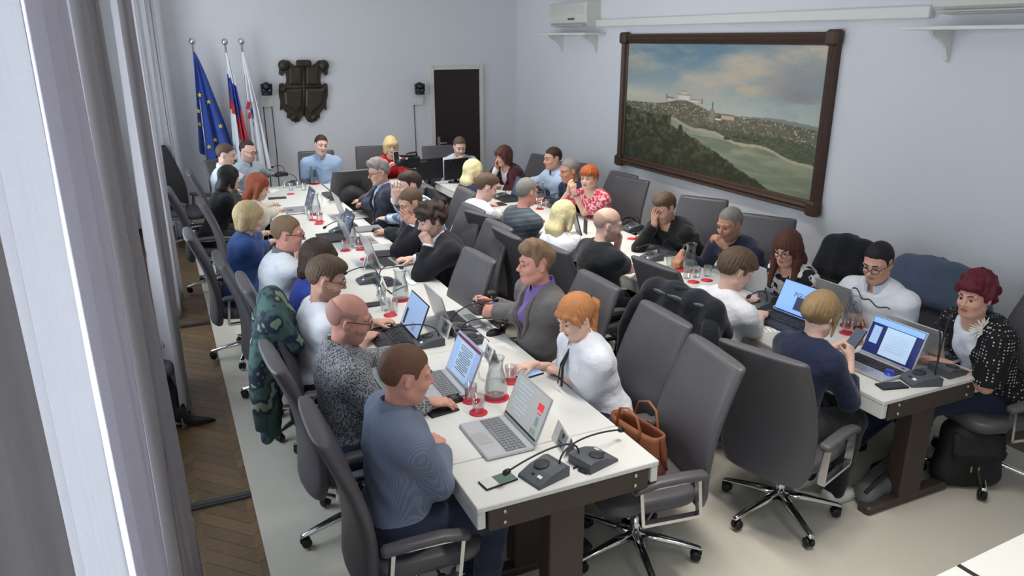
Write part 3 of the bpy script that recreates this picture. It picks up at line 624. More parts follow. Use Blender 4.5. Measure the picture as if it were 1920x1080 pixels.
# ------------------------------------------------------------------ people: distance-field bodies meshed with surface nets
def norm(v):
    v = np.asarray(v, float); return v/(np.linalg.norm(v)+1e-9)
class Field:
    def __init__(s, gx, gy, gz):
        s.g = [np.asarray(g, np.float32) for g in (gx, gy, gz)]
        s.a = np.full((len(gx), len(gy), len(gz)), .5, np.float32)
    def sub(s, lo, hi):
        sl = []
        for ax in range(3):
            i0 = max(0, np.searchsorted(s.g[ax], lo[ax])-1); i1 = min(len(s.g[ax]), np.searchsorted(s.g[ax], hi[ax])+1)
            if i1 <= i0: return None
            sl.append(slice(i0, i1))
        X = s.g[0][sl[0]][:, None, None]; Y = s.g[1][sl[1]][None, :, None]; Z = s.g[2][sl[2]][None, None, :]
        return tuple(sl), X, Y, Z
    def put(s, sl, d, k, op):
        a = s.a[sl]
        if op == 'add': 
            s.a[sl] = np.minimum(a, d) - np.maximum(k-np.abs(a-d), 0)**2/(4*k)
        elif op == 'cut':
            d = -d; s.a[sl] = np.maximum(a, d) + np.maximum(k-np.abs(a-d), 0)**2/(4*k)
    def cone(s, p, q, r0, r1, k=.02, op='add', cap=None):
        p = np.asarray(p, float); q = np.asarray(q, float); m = max(r0, r1)+k+.03
        r = s.sub(np.minimum(p, q)-m, np.maximum(p, q)+m)
        if r is None: return
        sl, X, Y, Z = r; b = (q-p).astype(np.float32); L = float(b@b)+1e-9
        x, y, z = X-p[0], Y-p[1], Z-p[2]
        t = np.clip((x*b[0]+y*b[1]+z*b[2])/L, 0, 1)
        d = np.sqrt((x-t*b[0])**2+(y-t*b[1])**2+(z-t*b[2])**2)-(r0+(r1-r0)*t)
        if cap is not None: d = np.maximum(d, (X-cap[0][0])*cap[1][0]+(Y-cap[0][1])*cap[1][1]+(Z-cap[0][2])*cap[1][2])
        s.put(sl, d.astype(np.float32), k, op)
    def ell(s, c, rad, R=None, k=.03, op='add'):
        c = np.asarray(c, float); m = max(rad)+k+.03
        r = s.sub(c-m, c+m)
        if r is None: return
        sl, X, Y, Z = r; x, y, z = X-c[0], Y-c[1], Z-c[2]
        if R is not None:
            x, y, z = (R[0, 0]*x+R[1, 0]*y+R[2, 0]*z, R[0, 1]*x+R[1, 1]*y+R[2, 1]*z, R[0, 2]*x+R[1, 2]*y+R[2, 2]*z)
        a, b, e = rad
        k0 = np.sqrt((x/a)**2+(y/b)**2+(z/e)**2)+1e-6; k1 = np.sqrt((x/a**2)**2+(y/b**2)**2+(z/e**2)**2)+1e-6
        s.put(sl, (k0*(k0-1)/k1).astype(np.float32), k, op)
    def cutfn(s, fn, k=.006):
        """keep only where fn(x,y,z) < 0"""
        X = s.g[0][:, None, None]; Y = s.g[1][None, :, None]; Z = s.g[2][None, None, :]
        d = np.broadcast_to(fn(X, Y, Z), s.a.shape).astype(np.float32)
        s.a = np.maximum(s.a, d) + np.maximum(k-np.abs(s.a-d), 0)**2/(4*k)
    def addfn(s, fn):
        X = s.g[0][:, None, None]; Y = s.g[1][None, :, None]; Z = s.g[2][None, None, :]
        s.a = s.a + fn(X, Y, Z).astype(np.float32)
    def nets(s):
        a = s.a; a[0], a[-1] = .1, .1; a[:, 0], a[:, -1] = .1, .1; a[:, :, 0], a[:, :, -1] = .1, .1
        nx, ny, nz = a.shape; ins = a < 0
        cx, cy, cz = nx-1, ny-1, nz-1
        ids = []; pos = []; quads = []
        for ax in range(3):
            A = np.moveaxis(ins, ax, 0); w = np.argwhere(A[:-1] != A[1:])
            if len(w) == 0: continue
            o = [(0, 1, 2), (1, 0, 2), (1, 2, 0)][ax]        # moveaxis order -> xyz positions
            I = np.empty_like(w); 
            if ax == 0: I[:, 0], I[:, 1], I[:, 2] = w[:, 0], w[:, 1], w[:, 2]
            elif ax == 1: I[:, 1], I[:, 0], I[:, 2] = w[:, 0], w[:, 1], w[:, 2]
            else: I[:, 2], I[:, 0], I[:, 1] = w[:, 0], w[:, 1], w[:, 2]
            J = I.copy(); J[:, ax] += 1
            f0 = a[I[:, 0], I[:, 1], I[:, 2]]; f1 = a[J[:, 0], J[:, 1], J[:, 2]]; t = f0/(f0-f1)
            P = np.stack([s.g[q][I[:, q]] for q in range(3)], 1)
            P[:, ax] += t*(s.g[ax][J[:, ax]]-s.g[ax][I[:, ax]])
            u, v = [(1, 2), (2, 0), (0, 1)][ax]
            c4 = []
            for du, dv in ((-1, -1), (0, -1), (0, 0), (-1, 0)):
                K = I.copy(); K[:, u] += du; K[:, v] += dv
                c = (K[:, 0]*cy+K[:, 1])*cz+K[:, 2]; c4.append(c); ids.append(c); pos.append(P)
            q = np.stack(c4, 1); flip = f0 >= 0
            q[flip] = q[flip][:, ::-1]; quads.append(q)
        if not quads: return np.zeros((0, 3)), np.zeros((0, 4), int)
        ids = np.concatenate(ids); pos = np.concatenate(pos); quads = np.concatenate(quads)
        uq, inv = np.unique(ids, return_inverse=True); cnt = np.bincount(inv)
        V = np.stack([np.bincount(inv, weights=pos[:, q])/cnt for q in range(3)], 1)
        return V, np.searchsorted(uq, quads)
def axis(lo, hi, h, fine=()):
    """grid line positions, finer inside the given intervals (a, b, h)"""
    out = [lo]
    while out[-1] < hi:
        x = out[-1]; step = h
        for a, b, hf in fine:
            if a-1e-6 <= x < b: step = min(step, hf)
            elif x < a < x+step: step = max(hf, a-x)
        out.append(x+step)
    return np.array(out)
def frame(fwd, up):
    f = norm(fwd); l = norm(np.cross(up, f)); u = np.cross(f, l); return np.stack([f, l, u], 1)   # columns: forward, left, up

# ---- head -----------------------------------------------------------------
def head_prims(F, c, R, s=1., fem=False, chub=0.):
    P = lambda x, y, z: c + R @ (np.array([x, y, z])*s)
    F.ell(P(-.014, 0, .030), np.array([.099, .077, .090])*s, R, .03)
    F.ell(P(.026, 0, -.040), np.array([.066, .060+.008*chub, .080])*s, R, .035)
    F.ell(P(.050, 0, -.080), np.array([.036, .036+.012*chub, .034])*s, R, .03)
    F.cone(P(.066, -.008, -.098), P(.066, .008, -.098), .019*s, .019*s, .02)
    for sg in (-1, 1):
        F.cone(P(.000, sg*.050, -.062), P(.052, sg*.026, -.090), .020*s, .018*s, .025)
        F.ell(P(.064, sg*.034, -.028), np.array([.028, .024, .022])*s, R, .02)
        F.cone(P(.086, sg*.012, .028), P(.074, sg*.046, .026), .011*s, .010*s, .012)
        F.ell(P(.097, sg*.030, .006), np.array([.014, .017, .011])*s, R, .010, 'cut')
        E = R @ np.array(Euler((0, .15, sg*-.30)).to_matrix())
        F.ell(P(-.010, sg*.076, -.010), np.array([.017, .0085, .027])*s, E, .006)
        F.ell(P(-.004, sg*.083, -.009), np.array([.008, .005, .015])*s, E, .004, 'cut')
    F.cone(P(.088, 0, .014), P(.112, 0, -.022), .008*s, (.0105 if fem else .0125)*s, .010)
    for sg in (-1, 1): F.ell(P(.098, sg*.012, -.026), np.array([.012, .009, .008])*s, R, .007)
    F.ell(P(.089, 0, -.052), np.array([.012, .026, .008])*s, R, .008)
    F.ell(P(.087, 0, -.066), np.array([.012, .021, .008])*s, R, .008)
    F.ell(P(.102, 0, -.059), np.array([.010, .026, .0022])*s, R, .004, 'cut')
def hair_field(style, c, R, s, h, seed):
    """distance field of a hair style around the head; returns vertices, quads"""
    P = lambda x, y, z: c + R @ (np.array([x, y, z])*s)
    big = {'long': (.16, .18, .50), 'longfront': (.16, .19, .48), 'pony': (.22, .15, .42), 'bob': (.15, .15, .22), 'updo': (.20, .15, .24)}.get(style, (.15, .14, .20))
    down = R @ np.array([0, 0, -1.]); 
    lo = c-np.array([.17, .17, .17])*s; hi = c+np.array([.17, .17, .18])*s
    if style in ('long', 'longfront'): lo = lo-np.array([.12, .10, .34])*s; hi = hi+np.array([.05, .08, 0])*s
    if style == 'pony': lo = lo-np.array([.14, .06, .32])*s
    if style in ('bob', 'shag', 'updo'): lo = lo-np.array([.05, .03, .08])*s
    F = Field(axis(lo[0], hi[0], h), axis(lo[1], hi[1], h), axis(lo[2], hi[2], h))
    th = {'short': .009, 'buzz': .005, 'crop': .014, 'quiff': .012, 'curly': .030, 'fringe': .020, 'shorthair': .022, 'spiky': .030, 'bald': .0035, 'thin': .007, 'bob': .020, 'long': .017, 'longfront': .017, 'pony': .010, 'updo': .014, 'shag': .022}[style]
    flat = style in ('short', 'crop', 'quiff', 'buzz', 'thin')
    F.ell(P(-.017, 0, .030), np.array([.099+th*(.8 if flat else 1), .077+(.0045 if flat else th), .090+th*1.15])*s, R, .01)
    loc = lambda X, Y, Z: tuple((R[0, i]*(X-c[0])+R[1, i]*(Y-c[1])+R[2, i]*(Z-c[2]))/s for i in range(3))
    if style in ('quiff', 'crop', 'fringe', 'curly', 'spiky', 'shorthair'):
        q = {'quiff': .024, 'crop': .010, 'fringe': .012, 'curly': .018, 'spiky': .03, 'shorthair': .012}[style]
        F.ell(P(.015, 0, .085+q*.5), np.array([.085, .066, .035+q])*s, R, .03)
    if style in ('fringe', 'bob', 'shag', 'shorthair', 'updo'):
        F.cone(P(.080, -.045, .060), P(.080, .045, .060), .020*s, .020*s, .03)
    if style in ('bob', 'shag'):
        for sg in (-1, 1):
            F.cone(P(.035, sg*.076, .03), P(.030, sg*.074, -.075), .026*s, .024*s, .03)
            F.cone(P(-.035, sg*.070, .0), P(-.040, sg*.066, -.090), .040*s, .036*s, .03)
        F.cone(P(-.070, 0, .0), P(-.066, 0, -.095), .055*s, .045*s, .04)
        if style == 'shag': F.cone(P(-.06, 0, -.06), P(-.075, 0, -.14), .05*s, .03*s, .03)
    if style in ('long', 'longfront'):
        g = np.array([0, 0, -1.])
        for y0, w in ((-.055, .036), (-.02, .045), (.02, .045), (.055, .036)):
            a = P(-.055, y0, -.02); b = P(-.075, y0*1.15, -.12); e = b + g*.20*s + R @ np.array([-.02, y0*.3, 0])*s
            F.cone(a, b, w*1.05*s, w*s, .03); F.cone(b, e, w*s, w*.45*s, .03)
        for sg in (-1, 1):
            a = P(.02, sg*.080, .03); b = P(.020, sg*.082, -.09)
            F.cone(a, b, .022*s, .024*s, .03)
            if style == 'longfront':
                e = b + R @ np.array([.045, sg*.012, 0])*s + g*.19*s; F.cone(b, e, .034*s, .016*s, .03)
    if style == 'pony':
        g = np.array([0, 0, -1.]); a = P(-.105, 0, .040); b = a + R @ np.array([-.055, 0, 0])*s + g*.06; e = b + g*.23 + R @ np.array([-.01, 0, 0])
        F.cone(a, b, .024*s, .034*s, .02); F.cone(b, e, .034*s, .012*s, .02)
        F.cone(P(.078, -.04, .055), P(.078, .04, .055), .014*s, .014*s, .02)
        for sg in (-1, 1): F.cone(P(.05, sg*.074, .03), P(.034, sg*.079, -.03), .012*s, .006*s, .02)
    if style == 'updo':
        F.ell(P(-.115, 0, .005), np.array([.040, .048, .060])*s, R, .03)
        for sg in (-1, 1): F.cone(P(.03, sg*.08, .02), P(.035, sg*.085, -.10), .014*s, .006*s, .02)
    # open the face
    taper = []
    def hairline(X, Y, Z):
        x, y, z = loc(X, Y, Z)
        if style in ('short', 'buzz', 'crop', 'quiff', 'bald', 'thin', 'curly', 'fringe', 'shorthair', 'spiky'):
            z0 = {'fringe': .030, 'curly': .042, 'shorthair': .035, 'spiky': .05}.get(style, .062)
            lowz_ = {'curly': -.085, 'shorthair': -.085}.get(style, -.070)
            zb_ = np.interp(x, (-.11, -.075, -.048, -.040, .010, .015, .030, .034, .055, .075), (lowz_, lowz_*.90, -.048, .014, .019, -.026, -.022, .028, z0-.012, z0))
            zb_ = zb_ + np.where(x > .05, -.10*np.clip(np.abs(y)-.035, 0, 1)*-1.2, 0) + .003*np.sin(190*y+90*x) + .002*np.sin(330*x)
            d = zb_-z
            taper.append(zb_)
            if style == 'bald': d = np.maximum(d, z-.055-.35*np.clip(-x-.03, 0, 1)+.004*np.sin(120*x+80*y))
            if style == 'thin': d = np.maximum(d, np.where(x > .0, .086-z, -1.))
            return d*s
        d = np.sqrt(((x-.115)/.075)**2+(y/.060)**2+((z+.042)/.090)**2)
        o = (1-d)*.06
        o = np.maximum(o, np.where((x > .035) & (np.abs(y) < .050) & (z < .02), .02, -1.))
        return o*s
    if style in ('short', 'buzz', 'crop', 'quiff', 'bald', 'thin', 'curly', 'fringe', 'shorthair', 'spiky'):
        def thin(X, Y, Z):
            hairline(X, Y, Z); zb_ = taper[-1]; z = loc(X, Y, Z)[2]
            k_ = .010 if flat else (.003 if style == 'bald' else .020)
            return k_*s*(1-np.clip((z-zb_)/.040, 0, 1))**2
        F.addfn(thin)
    F.cutfn(hairline, .008)
    r = np.random.RandomState(seed); ph = r.rand(12)*6.28
    amp, fr = {'curly': (.008, 95), 'spiky': (.007, 85), 'quiff': (.004, 70), 'fringe': (.0035, 75), 'shag': (.003, 70), 'shorthair': (.004, 75)}.get(style, (.0022, 80))
    def nz(X, Y, Z):
        x, y, z = loc(X, Y, Z)
        if style in ('curly', 'spiky', 'quiff'):
            return amp*(np.sin(fr*x+ph[0]+3*np.sin(40*y))*np.sin(fr*y+ph[1])+np.sin(fr*.8*z+ph[2]+2*np.sin(50*x)))
        ang = np.arctan2(y, -(x+.0)-.03)
        return amp*(np.sin(26*ang+ph[3]+4*z)+.6*np.sin(47*ang+ph[4]-6*z))
    if style not in ('buzz', 'bald', 'short', 'thin'): F.addfn(nz)
    return F.nets()

# ---- hand -----------------------------------------------------------------
CURL = {'flat': (.10, .12, .08), 'relax': (.30, .40, .25), 'type': (.35, .75, .40), 'grip': (.75, .95, .55), 'fist': (1.35, 1.55, .9), 'open': (-.05, .08, .05), 'cup': (.45, .35, .2), 'pinch': (.7, .7, .35)}
def hand_mesh(wrist, d, n, side, pose, h=.0045, s=1.):
    """wrist position, pointing direction d, back-of-hand normal n, side = +1 left hand / -1 right hand"""
    d = norm(d); n = norm(np.asarray(n, float)-d*float(np.dot(n, d))); w = np.cross(n, d)     # w: towards the left of the hand
    th = -side*w                                                                            # thumb side
    Pt = lambda x, y, z: wrist + s*(d*x + th*y + n*z)
    lo = wrist-np.array([.235]*3)*s; hi = wrist+np.array([.235]*3)*s
    segs = []
    c = CURL[pose]; spread = .16 if pose == 'open' else .07
    for i, (y0, L) in enumerate(((.030, .072), (.010, .080), (-.010, .074), (-.029, .058))):
        b = np.array([.092-(.006 if i in (0, 3) else 0), y0, .004]); ang = 0.; sp = spread*(1.2-i*.8)
        for j, (fr_, r0, r1) in enumerate(((.45, .0092, .0085), (.31, .0085, .0078), (.24, .0078, .0066))):
            ang += c[j]*(1+.06*i); v = np.array([math.cos(ang)*math.cos(sp), math.sin(sp)*math.cos(ang), -math.sin(ang)])
            e = b+v*L*fr_; segs.append((Pt(*b), Pt(*e), r0*s, r1*s)); b = e
    tb = np.array([.028, .030, -.004]); ta = {'fist': (.9, -.25, -.55), 'grip': (.75, .35, -.55), 'open': (.62, .75, -.1), 'pinch': (.85, .15, -.6)}.get(pose, (.74, .62, -.25))
    v = norm(ta); e = tb+v*.044; segs.append((Pt(*tb), Pt(*e), .0125*s, .0105*s))
    v2 = norm(v+np.array([.35, -.3 if pose in ('fist', 'grip', 'pinch') else -.05, -.1])); e2 = e+v2*.034; segs.append((Pt(*e), Pt(*e2), .0102*s, .0085*s))
    pts = np.array([q for a in segs for q in a[:2]]+[wrist-d*.05*s, Pt(.05, .04, .02), Pt(.05, -.045, -.02)]); lo = pts.min(0)-.026; hi = pts.max(0)+.026
    F = Field(axis(lo[0], hi[0], h), axis(lo[1], hi[1], h), axis(lo[2], hi[2], h))
    R = np.stack([d, th, n], 1)
    F.ell(Pt(.050, .001, 0), np.array([.056, .043, .0165])*s, R, .012)
    F.cone(Pt(.085, .028, .001), Pt(.085, -.027, .001), .0125*s, .011*s, .012)
    F.cone(Pt(.012, .010, 0), Pt(.05, .026, -.006), .019*s, .014*s, .012)
    F.cone(wrist-d*.03*s, Pt(.03, 0, 0), .0255*s, .022*s, .02)
    for a in segs: F.cone(a[0], a[1], a[2], a[3], .0045)
    return F.nets()

# ---- materials for people ---------------------------------------------------
def skin_mat(tone): 
    c = {'fair': srgb(222, 182, 165), 'mid': srgb(205, 158, 138), 'tan': srgb(186, 136, 112), 'ruddy': srgb(206, 148, 132)}[tone]
    return mat('skin_'+tone, c, .52, var=.07, scale=30, bump=.06, bscale=220, spec=.4)
def lip_mat(fem): return mat('lips_'+('red' if fem else 'plain'), srgb(180, 92, 88) if fem else srgb(176, 116, 102), .45, var=.04)
def hair_mat(name, col): return mat('hair_'+name, srgb(*col), .55, var=.42, scale=26, stretch=(6, 6, 1.0), bump=.5, bscale=40, spec=.35)
def stubble_mat(name, col, tone):
    c1 = srgb(*col); c2 = {'fair': srgb(222, 182, 165), 'mid': srgb(205, 158, 138), 'tan': srgb(186, 136, 112), 'ruddy': srgb(206, 148, 132)}[tone]
    return mat('stubble_'+name+tone, [a*.42+b*.58 for a, b in zip(c1, c2)], .7, var=.25, scale=160, bump=.2, bscale=300)

def ik(sh, wr, a, b, pole):
    v = wr-sh; L = np.linalg.norm(v); L2 = min(L, (a+b)*.995); d = v/(L+1e-9)
    wr = sh+d*L2
    x = (a*a-b*b+L2*L2)/(2*L2); r = math.sqrt(max(0, a*a-x*x))
    p = norm(pole-d*float(np.dot(pole, d))); return sh+d*x+p*r, wr

PEOPLE = {}
def person(key, label, px, hz, face, gaze=0., nod=0., roll=0., tone='fair', fem=False, scale=1., girth=1., side_lean=0.,
           hair=None, hairmat=None, beard=None, hands=(None, None), top=None, bottom=None, shoes=None, near=1, glasses=None, watch=(), extra=None, feet=None, legs=True, lean=None, xy=None, group=None, bust=None, knee=None):
    """px: head centre in the photo, hz: its height; face: body heading in degrees (0 = +x); gaze: head turn relative to the body (left positive);
       hands: two dicts (left, right) with world wrist target etc."""
    A = math.radians(face); ca, sa = math.cos(A), math.sin(A)
    Hw = atz(px[0], px[1], hz) if xy is None else np.array([xy[0], xy[1], hz])
    s = scale*(.94 if fem else 1.)
    ga = math.radians(gaze); gdir = np.array([math.cos(ga), math.sin(ga), 0.])
    # local frame has its origin on the floor under the pelvis
    Nl_off = np.array([0, 0, -.155*s]) - gdir*.040*s + np.array([-.01, 0, 0])
    Nz = hz+Nl_off[2]; HIP = .565
    TL = .510*s; dz = min(Nz-HIP, TL*.995); ln = math.sqrt(max(0., TL*TL-dz*dz)) if lean is None else lean
    # neck base relative to the pelvis
    Nk = np.array([ln, side_lean, Nz]); Hc = Nk-Nl_off
    ox, oy = Hw[0]-(Hc[0]*ca-Hc[1]*sa), Hw[1]-(Hc[0]*sa+Hc[1]*ca)
    def to_local(p):
        p = np.asarray(p, float); x, y = p[0]-ox, p[1]-oy; return np.array([x*ca+y*sa, -x*sa+y*ca, p[2]])
    def dir_local(v):
        v = np.asarray(v, float); return np.array([v[0]*ca+v[1]*sa, -v[0]*sa+v[1]*ca, v[2]])
    Pv = np.array([0., 0., HIP]); sp = norm(Nk-Pv)
    upl = norm(sp*.8+np.array([0, 0, .2])); fr = frame(np.cross(np.array([0, 1., 0]), sp), sp)       # torso frame (forward, left, up along the spine)
    mid = Pv+(Nk-Pv)*.5+fr[:, 0]*(-.035*(ln/.3))
    che = Pv+(Nk-Pv)*.72+fr[:, 0]*(-.03*(ln/.3))
    sw = (.152 if fem else .190)*scale
    shz = Nk - sp*.072*s
    R = frame(gdir*math.cos(math.radians(nod))+np.array([0, 0, -math.sin(math.radians(nod))]), np.array([0, 0, 1.]))
    if roll: R = R @ np.array(Euler((math.radians(roll), 0, 0)).to_matrix())
    arms = []
    for i, sg in enumerate((1, -1)):
        hd = hands[i] or {}
        S = shz+np.array([0, sg*sw, 0])+fr[:, 0]*.01
        if 'at' in hd:
            wr = to_local(hd['at']); q_ = (wr-S)*np.array([1, 1, 0]); wr = wr-norm(q_)*hd.get('back', .08)
        elif 'head' in hd: wr = Hc + R @ (np.array(hd['head'])*s)
        elif 'loc' in hd: wr = np.array(hd['loc'], float)
        else: wr = np.array([.30, sg*.17, .63])
        pole = np.array(hd.get('pole', (-.35, sg*.55, -1.0)), float)
        E, wr = ik(S, wr, .285*s, .245*s, pole)
        d = dir_local(hd['dir']) if 'dir' in hd else (R @ np.array(hd['hdir']) if 'hdir' in hd else (wr-E)+np.array([0, 0, .0]))
        if 'dir' not in hd and 'hdir' not in hd and abs(wr[2]-.775) < .05: d = d*np.array([1, 1, .15])
        n = R @ np.array(hd['hn']) if 'hn' in hd else (dir_local(hd['n']) if 'n' in hd else np.array([0, 0, 1.]))
        arms.append((S, E, wr, norm(d), n, hd.get('pose', 'relax')))
    kn = []
    for i, sg in enumerate((1, -1)):
        hp = Pv+np.array([.0, sg*.085, -.005]); ft = (feet or {}).get(i)
        k = np.array([.41*s, sg*.11, .52]) if knee is None else np.array(knee[i], float)
        an = np.array([.36*s, sg*.10, .085]) if ft is None else np.array(ft, float)
        kn.append((hp, k, an))
    girth = girth*(1.03 if fem else 1.11); g = girth*scale; gd = (girth-1)*.6+1
    fd = .97 if fem else 1.
    def torso(F, o, jacket=False):
        kk = .05
        F.ell(Pv+np.array([-.01, 0, .02]), ((.128*gd+o), (.172*g*(1.02 if fem else .98)+o), .125+o), None, kk)
        F.ell(Pv+(mid-Pv)*.75+fr[:, 0]*(.02*(girth-1)*5), ((.112*gd*gd*fd+o), (.150*g*fd*(.92 if fem else 1)+o), .16*s+o), fr, kk)
        F.ell(che, ((.113*gd*fd+o), (.160*g*fd+o), .165*s+o), fr, kk)
        F.cone(shz+np.array([0, sw*.92, -.012]), shz+np.array([0, -sw*.92, -.012]), .060*s+o, .060*s+o, kk)
        for sg in (-1, 1):
            F.cone(Nk+np.array([0, sg*.03, .0]), shz+np.array([0, sg*sw*.8, .012]), .044*s+o*.8, .046*s+o, .03)
            if fem: F.ell(che+fr[:, 0]*(.085)+np.array([0, sg*.068, 0])-sp*.02, (.056+o, .060+o, .062+o), fr, .04)
    def arm(F, i, o, upto=1.):
        S, E, wr, *_ = arms[i]
        gg = .88 if fem else 1.
        F.cone(S, E, .052*gg*g**.5+o, .041*gg+o, .035)
        if upto > 0: F.cone(E, E+(wr-E)*upto, .042*gg+o, (.042+(.027-.042)*upto)*gg+o, .02)
    lowz = .02
    allp = np.array([Hc]+[q for a in arms for q in a[:3]]+[q for k in kn for q in k]+[Pv])
    lo = allp.min(0)-.22; hi = allp.max(0)+.22; lo[2] = lowz-.02; hi[2] = max(Hc[2]+.16*s, allp[:, 2].max()+.08)
    hb = {1: .018, 2: .022, 3: .028}[near]; hf = {1: .0047, 2: .0062, 3: .0084}[near]; HC = {1: .0115, 2: .0145, 3: .019}[near]
    fine = [(Hc[q]-.135*s, Hc[q]+.135*s, hf) for q in range(2)]+[(Hc[2]-.155*s, Hc[2]+.14*s, hf)]
    F = Field(axis(lo[0], hi[0], hb), axis(lo[1], hi[1], hb), axis(lo[2], hi[2], hb))
    torso(F, -.004)
    F.cone(Nk-sp*.04, Nk+sp*.03, .054*s, .046*s, .03)
    for i in (0, 1): arm(F, i, 0.)
    for hp, k, an in kn:
        F.cone(hp, k, .082*gd, .056, .04); F.cone(k, an, .054, .036, .02)
        F.cone(an+np.array([-.03, 0, -.048]), an+np.array([.13, 0, -.063]), .028, .018, .02)
    Vb_, Qb_ = F.nets()
    # head and neck on a finer grid, rooted in the shoulders
    hl0 = np.minimum(Hc-.145*s, Nk-.07); hh0 = np.maximum(Hc+.145*s, Nk+.07)
    F = Field(axis(hl0[0], hh0[0], hf), axis(hl0[1], hh0[1], hf), axis(Nk[2]-.085, hh0[2], hf))
    F.cone(Nk-sp*.05, Hc+R @ np.array([-.020, 0, -.050])*s, (.050 if fem else .056)*s*g**.3, (.046 if fem else .052)*s, .025)
    for sg in (-1, 1): F.cone(Nk+np.array([0, sg*.02, .0]), Nk+np.array([0, sg*.05, -.05]), .040*s, .034*s, .03)
    head_prims(F, Hc, R, s, fem, girth-1)
    Vh_, Qh_ = F.nets()
    V = np.concatenate([Vh_, Vb_]); Q = np.concatenate([Qh_, Qb_+len(Vh_)])
    # hands
    Vs, Qs = [V], [Q]; nv = len(V); hm = {1: .005, 2: .006, 3: .0075}[near]
    for i, sg in enumerate((1, -1)):
        S, E, wr, d, n, pose = arms[i]
        v, q = hand_mesh(wr, d, n, sg, pose, hm, s*(.92 if fem else 1.)); Vs.append(v); Qs.append(q+nv); nv += len(v)
    nb = len(Q); V = np.concatenate(Vs); Q = np.concatenate(Qs)
    # face regions
    cen = V[Q].mean(1); hl = ((cen-Hc) @ R)/s; mi = np.zeros(len(Q), int); ish = np.arange(len(Q)) < nb
    mi[ish & (hl[:, 0] > .082) & ((hl[:, 1]/.023)**2+((hl[:, 2]+.059)/.0105)**2 < 1)] = 1
    mats = [skin_mat(tone), lip_mat(fem)]
    if beard:
        hl = hl + .004*np.sin(np.stack([170*hl[:, 1]+140*hl[:, 2], 0*hl[:, 1], 210*hl[:, 1]+120*hl[:, 0]], 1))
        jaw = ish & (hl[:, 0] > -.012) & (hl[:, 2] < -.034-.5*np.maximum(0, .03-np.abs(hl[:, 1]))*0) & (hl[:, 2] > -.125) & ((hl[:, 2] < -.045) | (hl[:, 0] < .085) & (hl[:, 0] < .055)) & (np.abs(hl[:, 1]) < .08)
        mi[jaw & (mi == 0)] = 2; mats.append(beard)
    me = fast_mesh('person', V, Q, mats, True, mi)
    ob = link('person', me, None, (ox, oy, 0), (0, 0, A)); tag(ob, label, 'person', group)
    def child(name, V, Q, m, lab=None):
        if len(Q) == 0: return None
        o = link(name, fast_mesh(name, V, Q, m if isinstance(m, list) else [m], True), ob)
        if lab: o['label'] = lab
        return o
    # eyes and brows
    for sg in (-1, 1):
        c = Hc + R @ (np.array([.0815, sg*.030, .004])*s); b0 = B(); b0.lathe([(0, -.0098*s), (.0045*s, -.0088*s), (.0085*s, -.005*s), (.0098*s, 0), (.0085*s, .005*s), (.0050*s, .0085*s), (0, .0098*s)], n=10, axis='x')
        e_ = B(); e_.add([tuple(c+R @ np.array(p)) for p in b0.v], b0.f, True, 0); e_.mi = [1 if min(b0.v[i][0] for i in f) > .0045*s else 0 for f in b0.f]
        part('eye', e_, [mat('eye_white', (.52, .48, .46), .35), mat('iris_dark', (.03, .022, .018), .25)], ob)
        pts = [Hc+R @ (np.array(p)*s) for p in ((.0965, sg*.013, .029), (.0925, sg*.030, .034), (.077, sg*.050, .029))]
        bb = B(); bb.tube(pts, [.0036*s, .0038*s, .002*s], 6); part('eyebrow', bb, hairmat or mat('brow_grey', srgb(120, 110, 104), .8), ob)
    # hair
    if hair:
        V2, Q2 = hair_field(hair, Hc, R, s, {1: .0072, 2: .0095, 3: .0125}[near], len(PEOPLE)); child('hair', V2, Q2, hairmat)
        if hair == 'pony':
            t = B(); a = Hc+R @ (np.array([-.112, 0, .036])*s); t.tube([a+R @ np.array([.006, 0, .003]), a+R @ np.array([-.008, 0, -.006])], .030*s, 10)
            part('hair_tie', t, mat('hair_tie_dark', (.03, .025, .03), .7), ob)
    # clothes
    def garment(name, m, o, sleeve, neck=.035, legs_=False, wedge=None, hem=None, tors=True, wr_amp=.0032, lab=None):
        hc = HC*(1.5 if legs_ else 1.)
        Fc = Field(axis(lo[0], hi[0], hc), axis(lo[1], hi[1], hc), axis(.03 if legs_ else .40, hi[2] if not tors else max(shz[2], max(a[1][2] for a in arms), max(a[2][2] for a in arms))+.16, hc))
        if tors:
            torso(Fc, o)
            for i in (0, 1):                       # sleeve ends are cut square
                S, E, wr, *_ = arms[i]; sl = sleeve[i] if isinstance(sleeve, tuple) else sleeve; gg = .9 if fem else 1.
                if sl > 1:
                    Fc.cone(S, E, .056*gg*g**.5+o*1.25, .044*gg+o*1.3, .035); p0 = E+(wr-E)*min(.985, sl-1); dd = norm(wr-E)
                    Fc.cone(E, p0+dd*.03, .044*gg+o*1.3, .034*gg+o*1.1, .02, cap=(p0, dd))
                elif sl > 0:
                    p0 = S+(E-S)*sl; dd = norm(E-S); Fc.cone(S, p0+dd*.04, .058*gg*g**.5+o*1.2, .052*gg+o*1.5, .03, cap=(p0, dd))
            Fc.cone(Nk+sp*.015+fr[:, 0]*.012, Nk+sp*.12+fr[:, 0]*.03, neck+.022, neck+.05, .012, 'cut')
        if legs_:
            Fc.ell(Pv+np.array([-.01, 0, .01]), ((.130*gd+o), (.175*g+o), .115+o), None, .05)
            for hp, k, an in kn:
                Fc.cone(hp, k, .086*gd+o, .064+o, .04); Fc.cone(k, k+(an-k)*.96, .062+o, .046+o, .02)
            if not tors: Fc.cutfn(lambda X, Y, Z: Z-(Pv[2]+.09)+0*X+0*Y, .01)
            if hem: Fc.cutfn(lambda X, Y, Z: hem-Z+0*X+0*Y, .01)
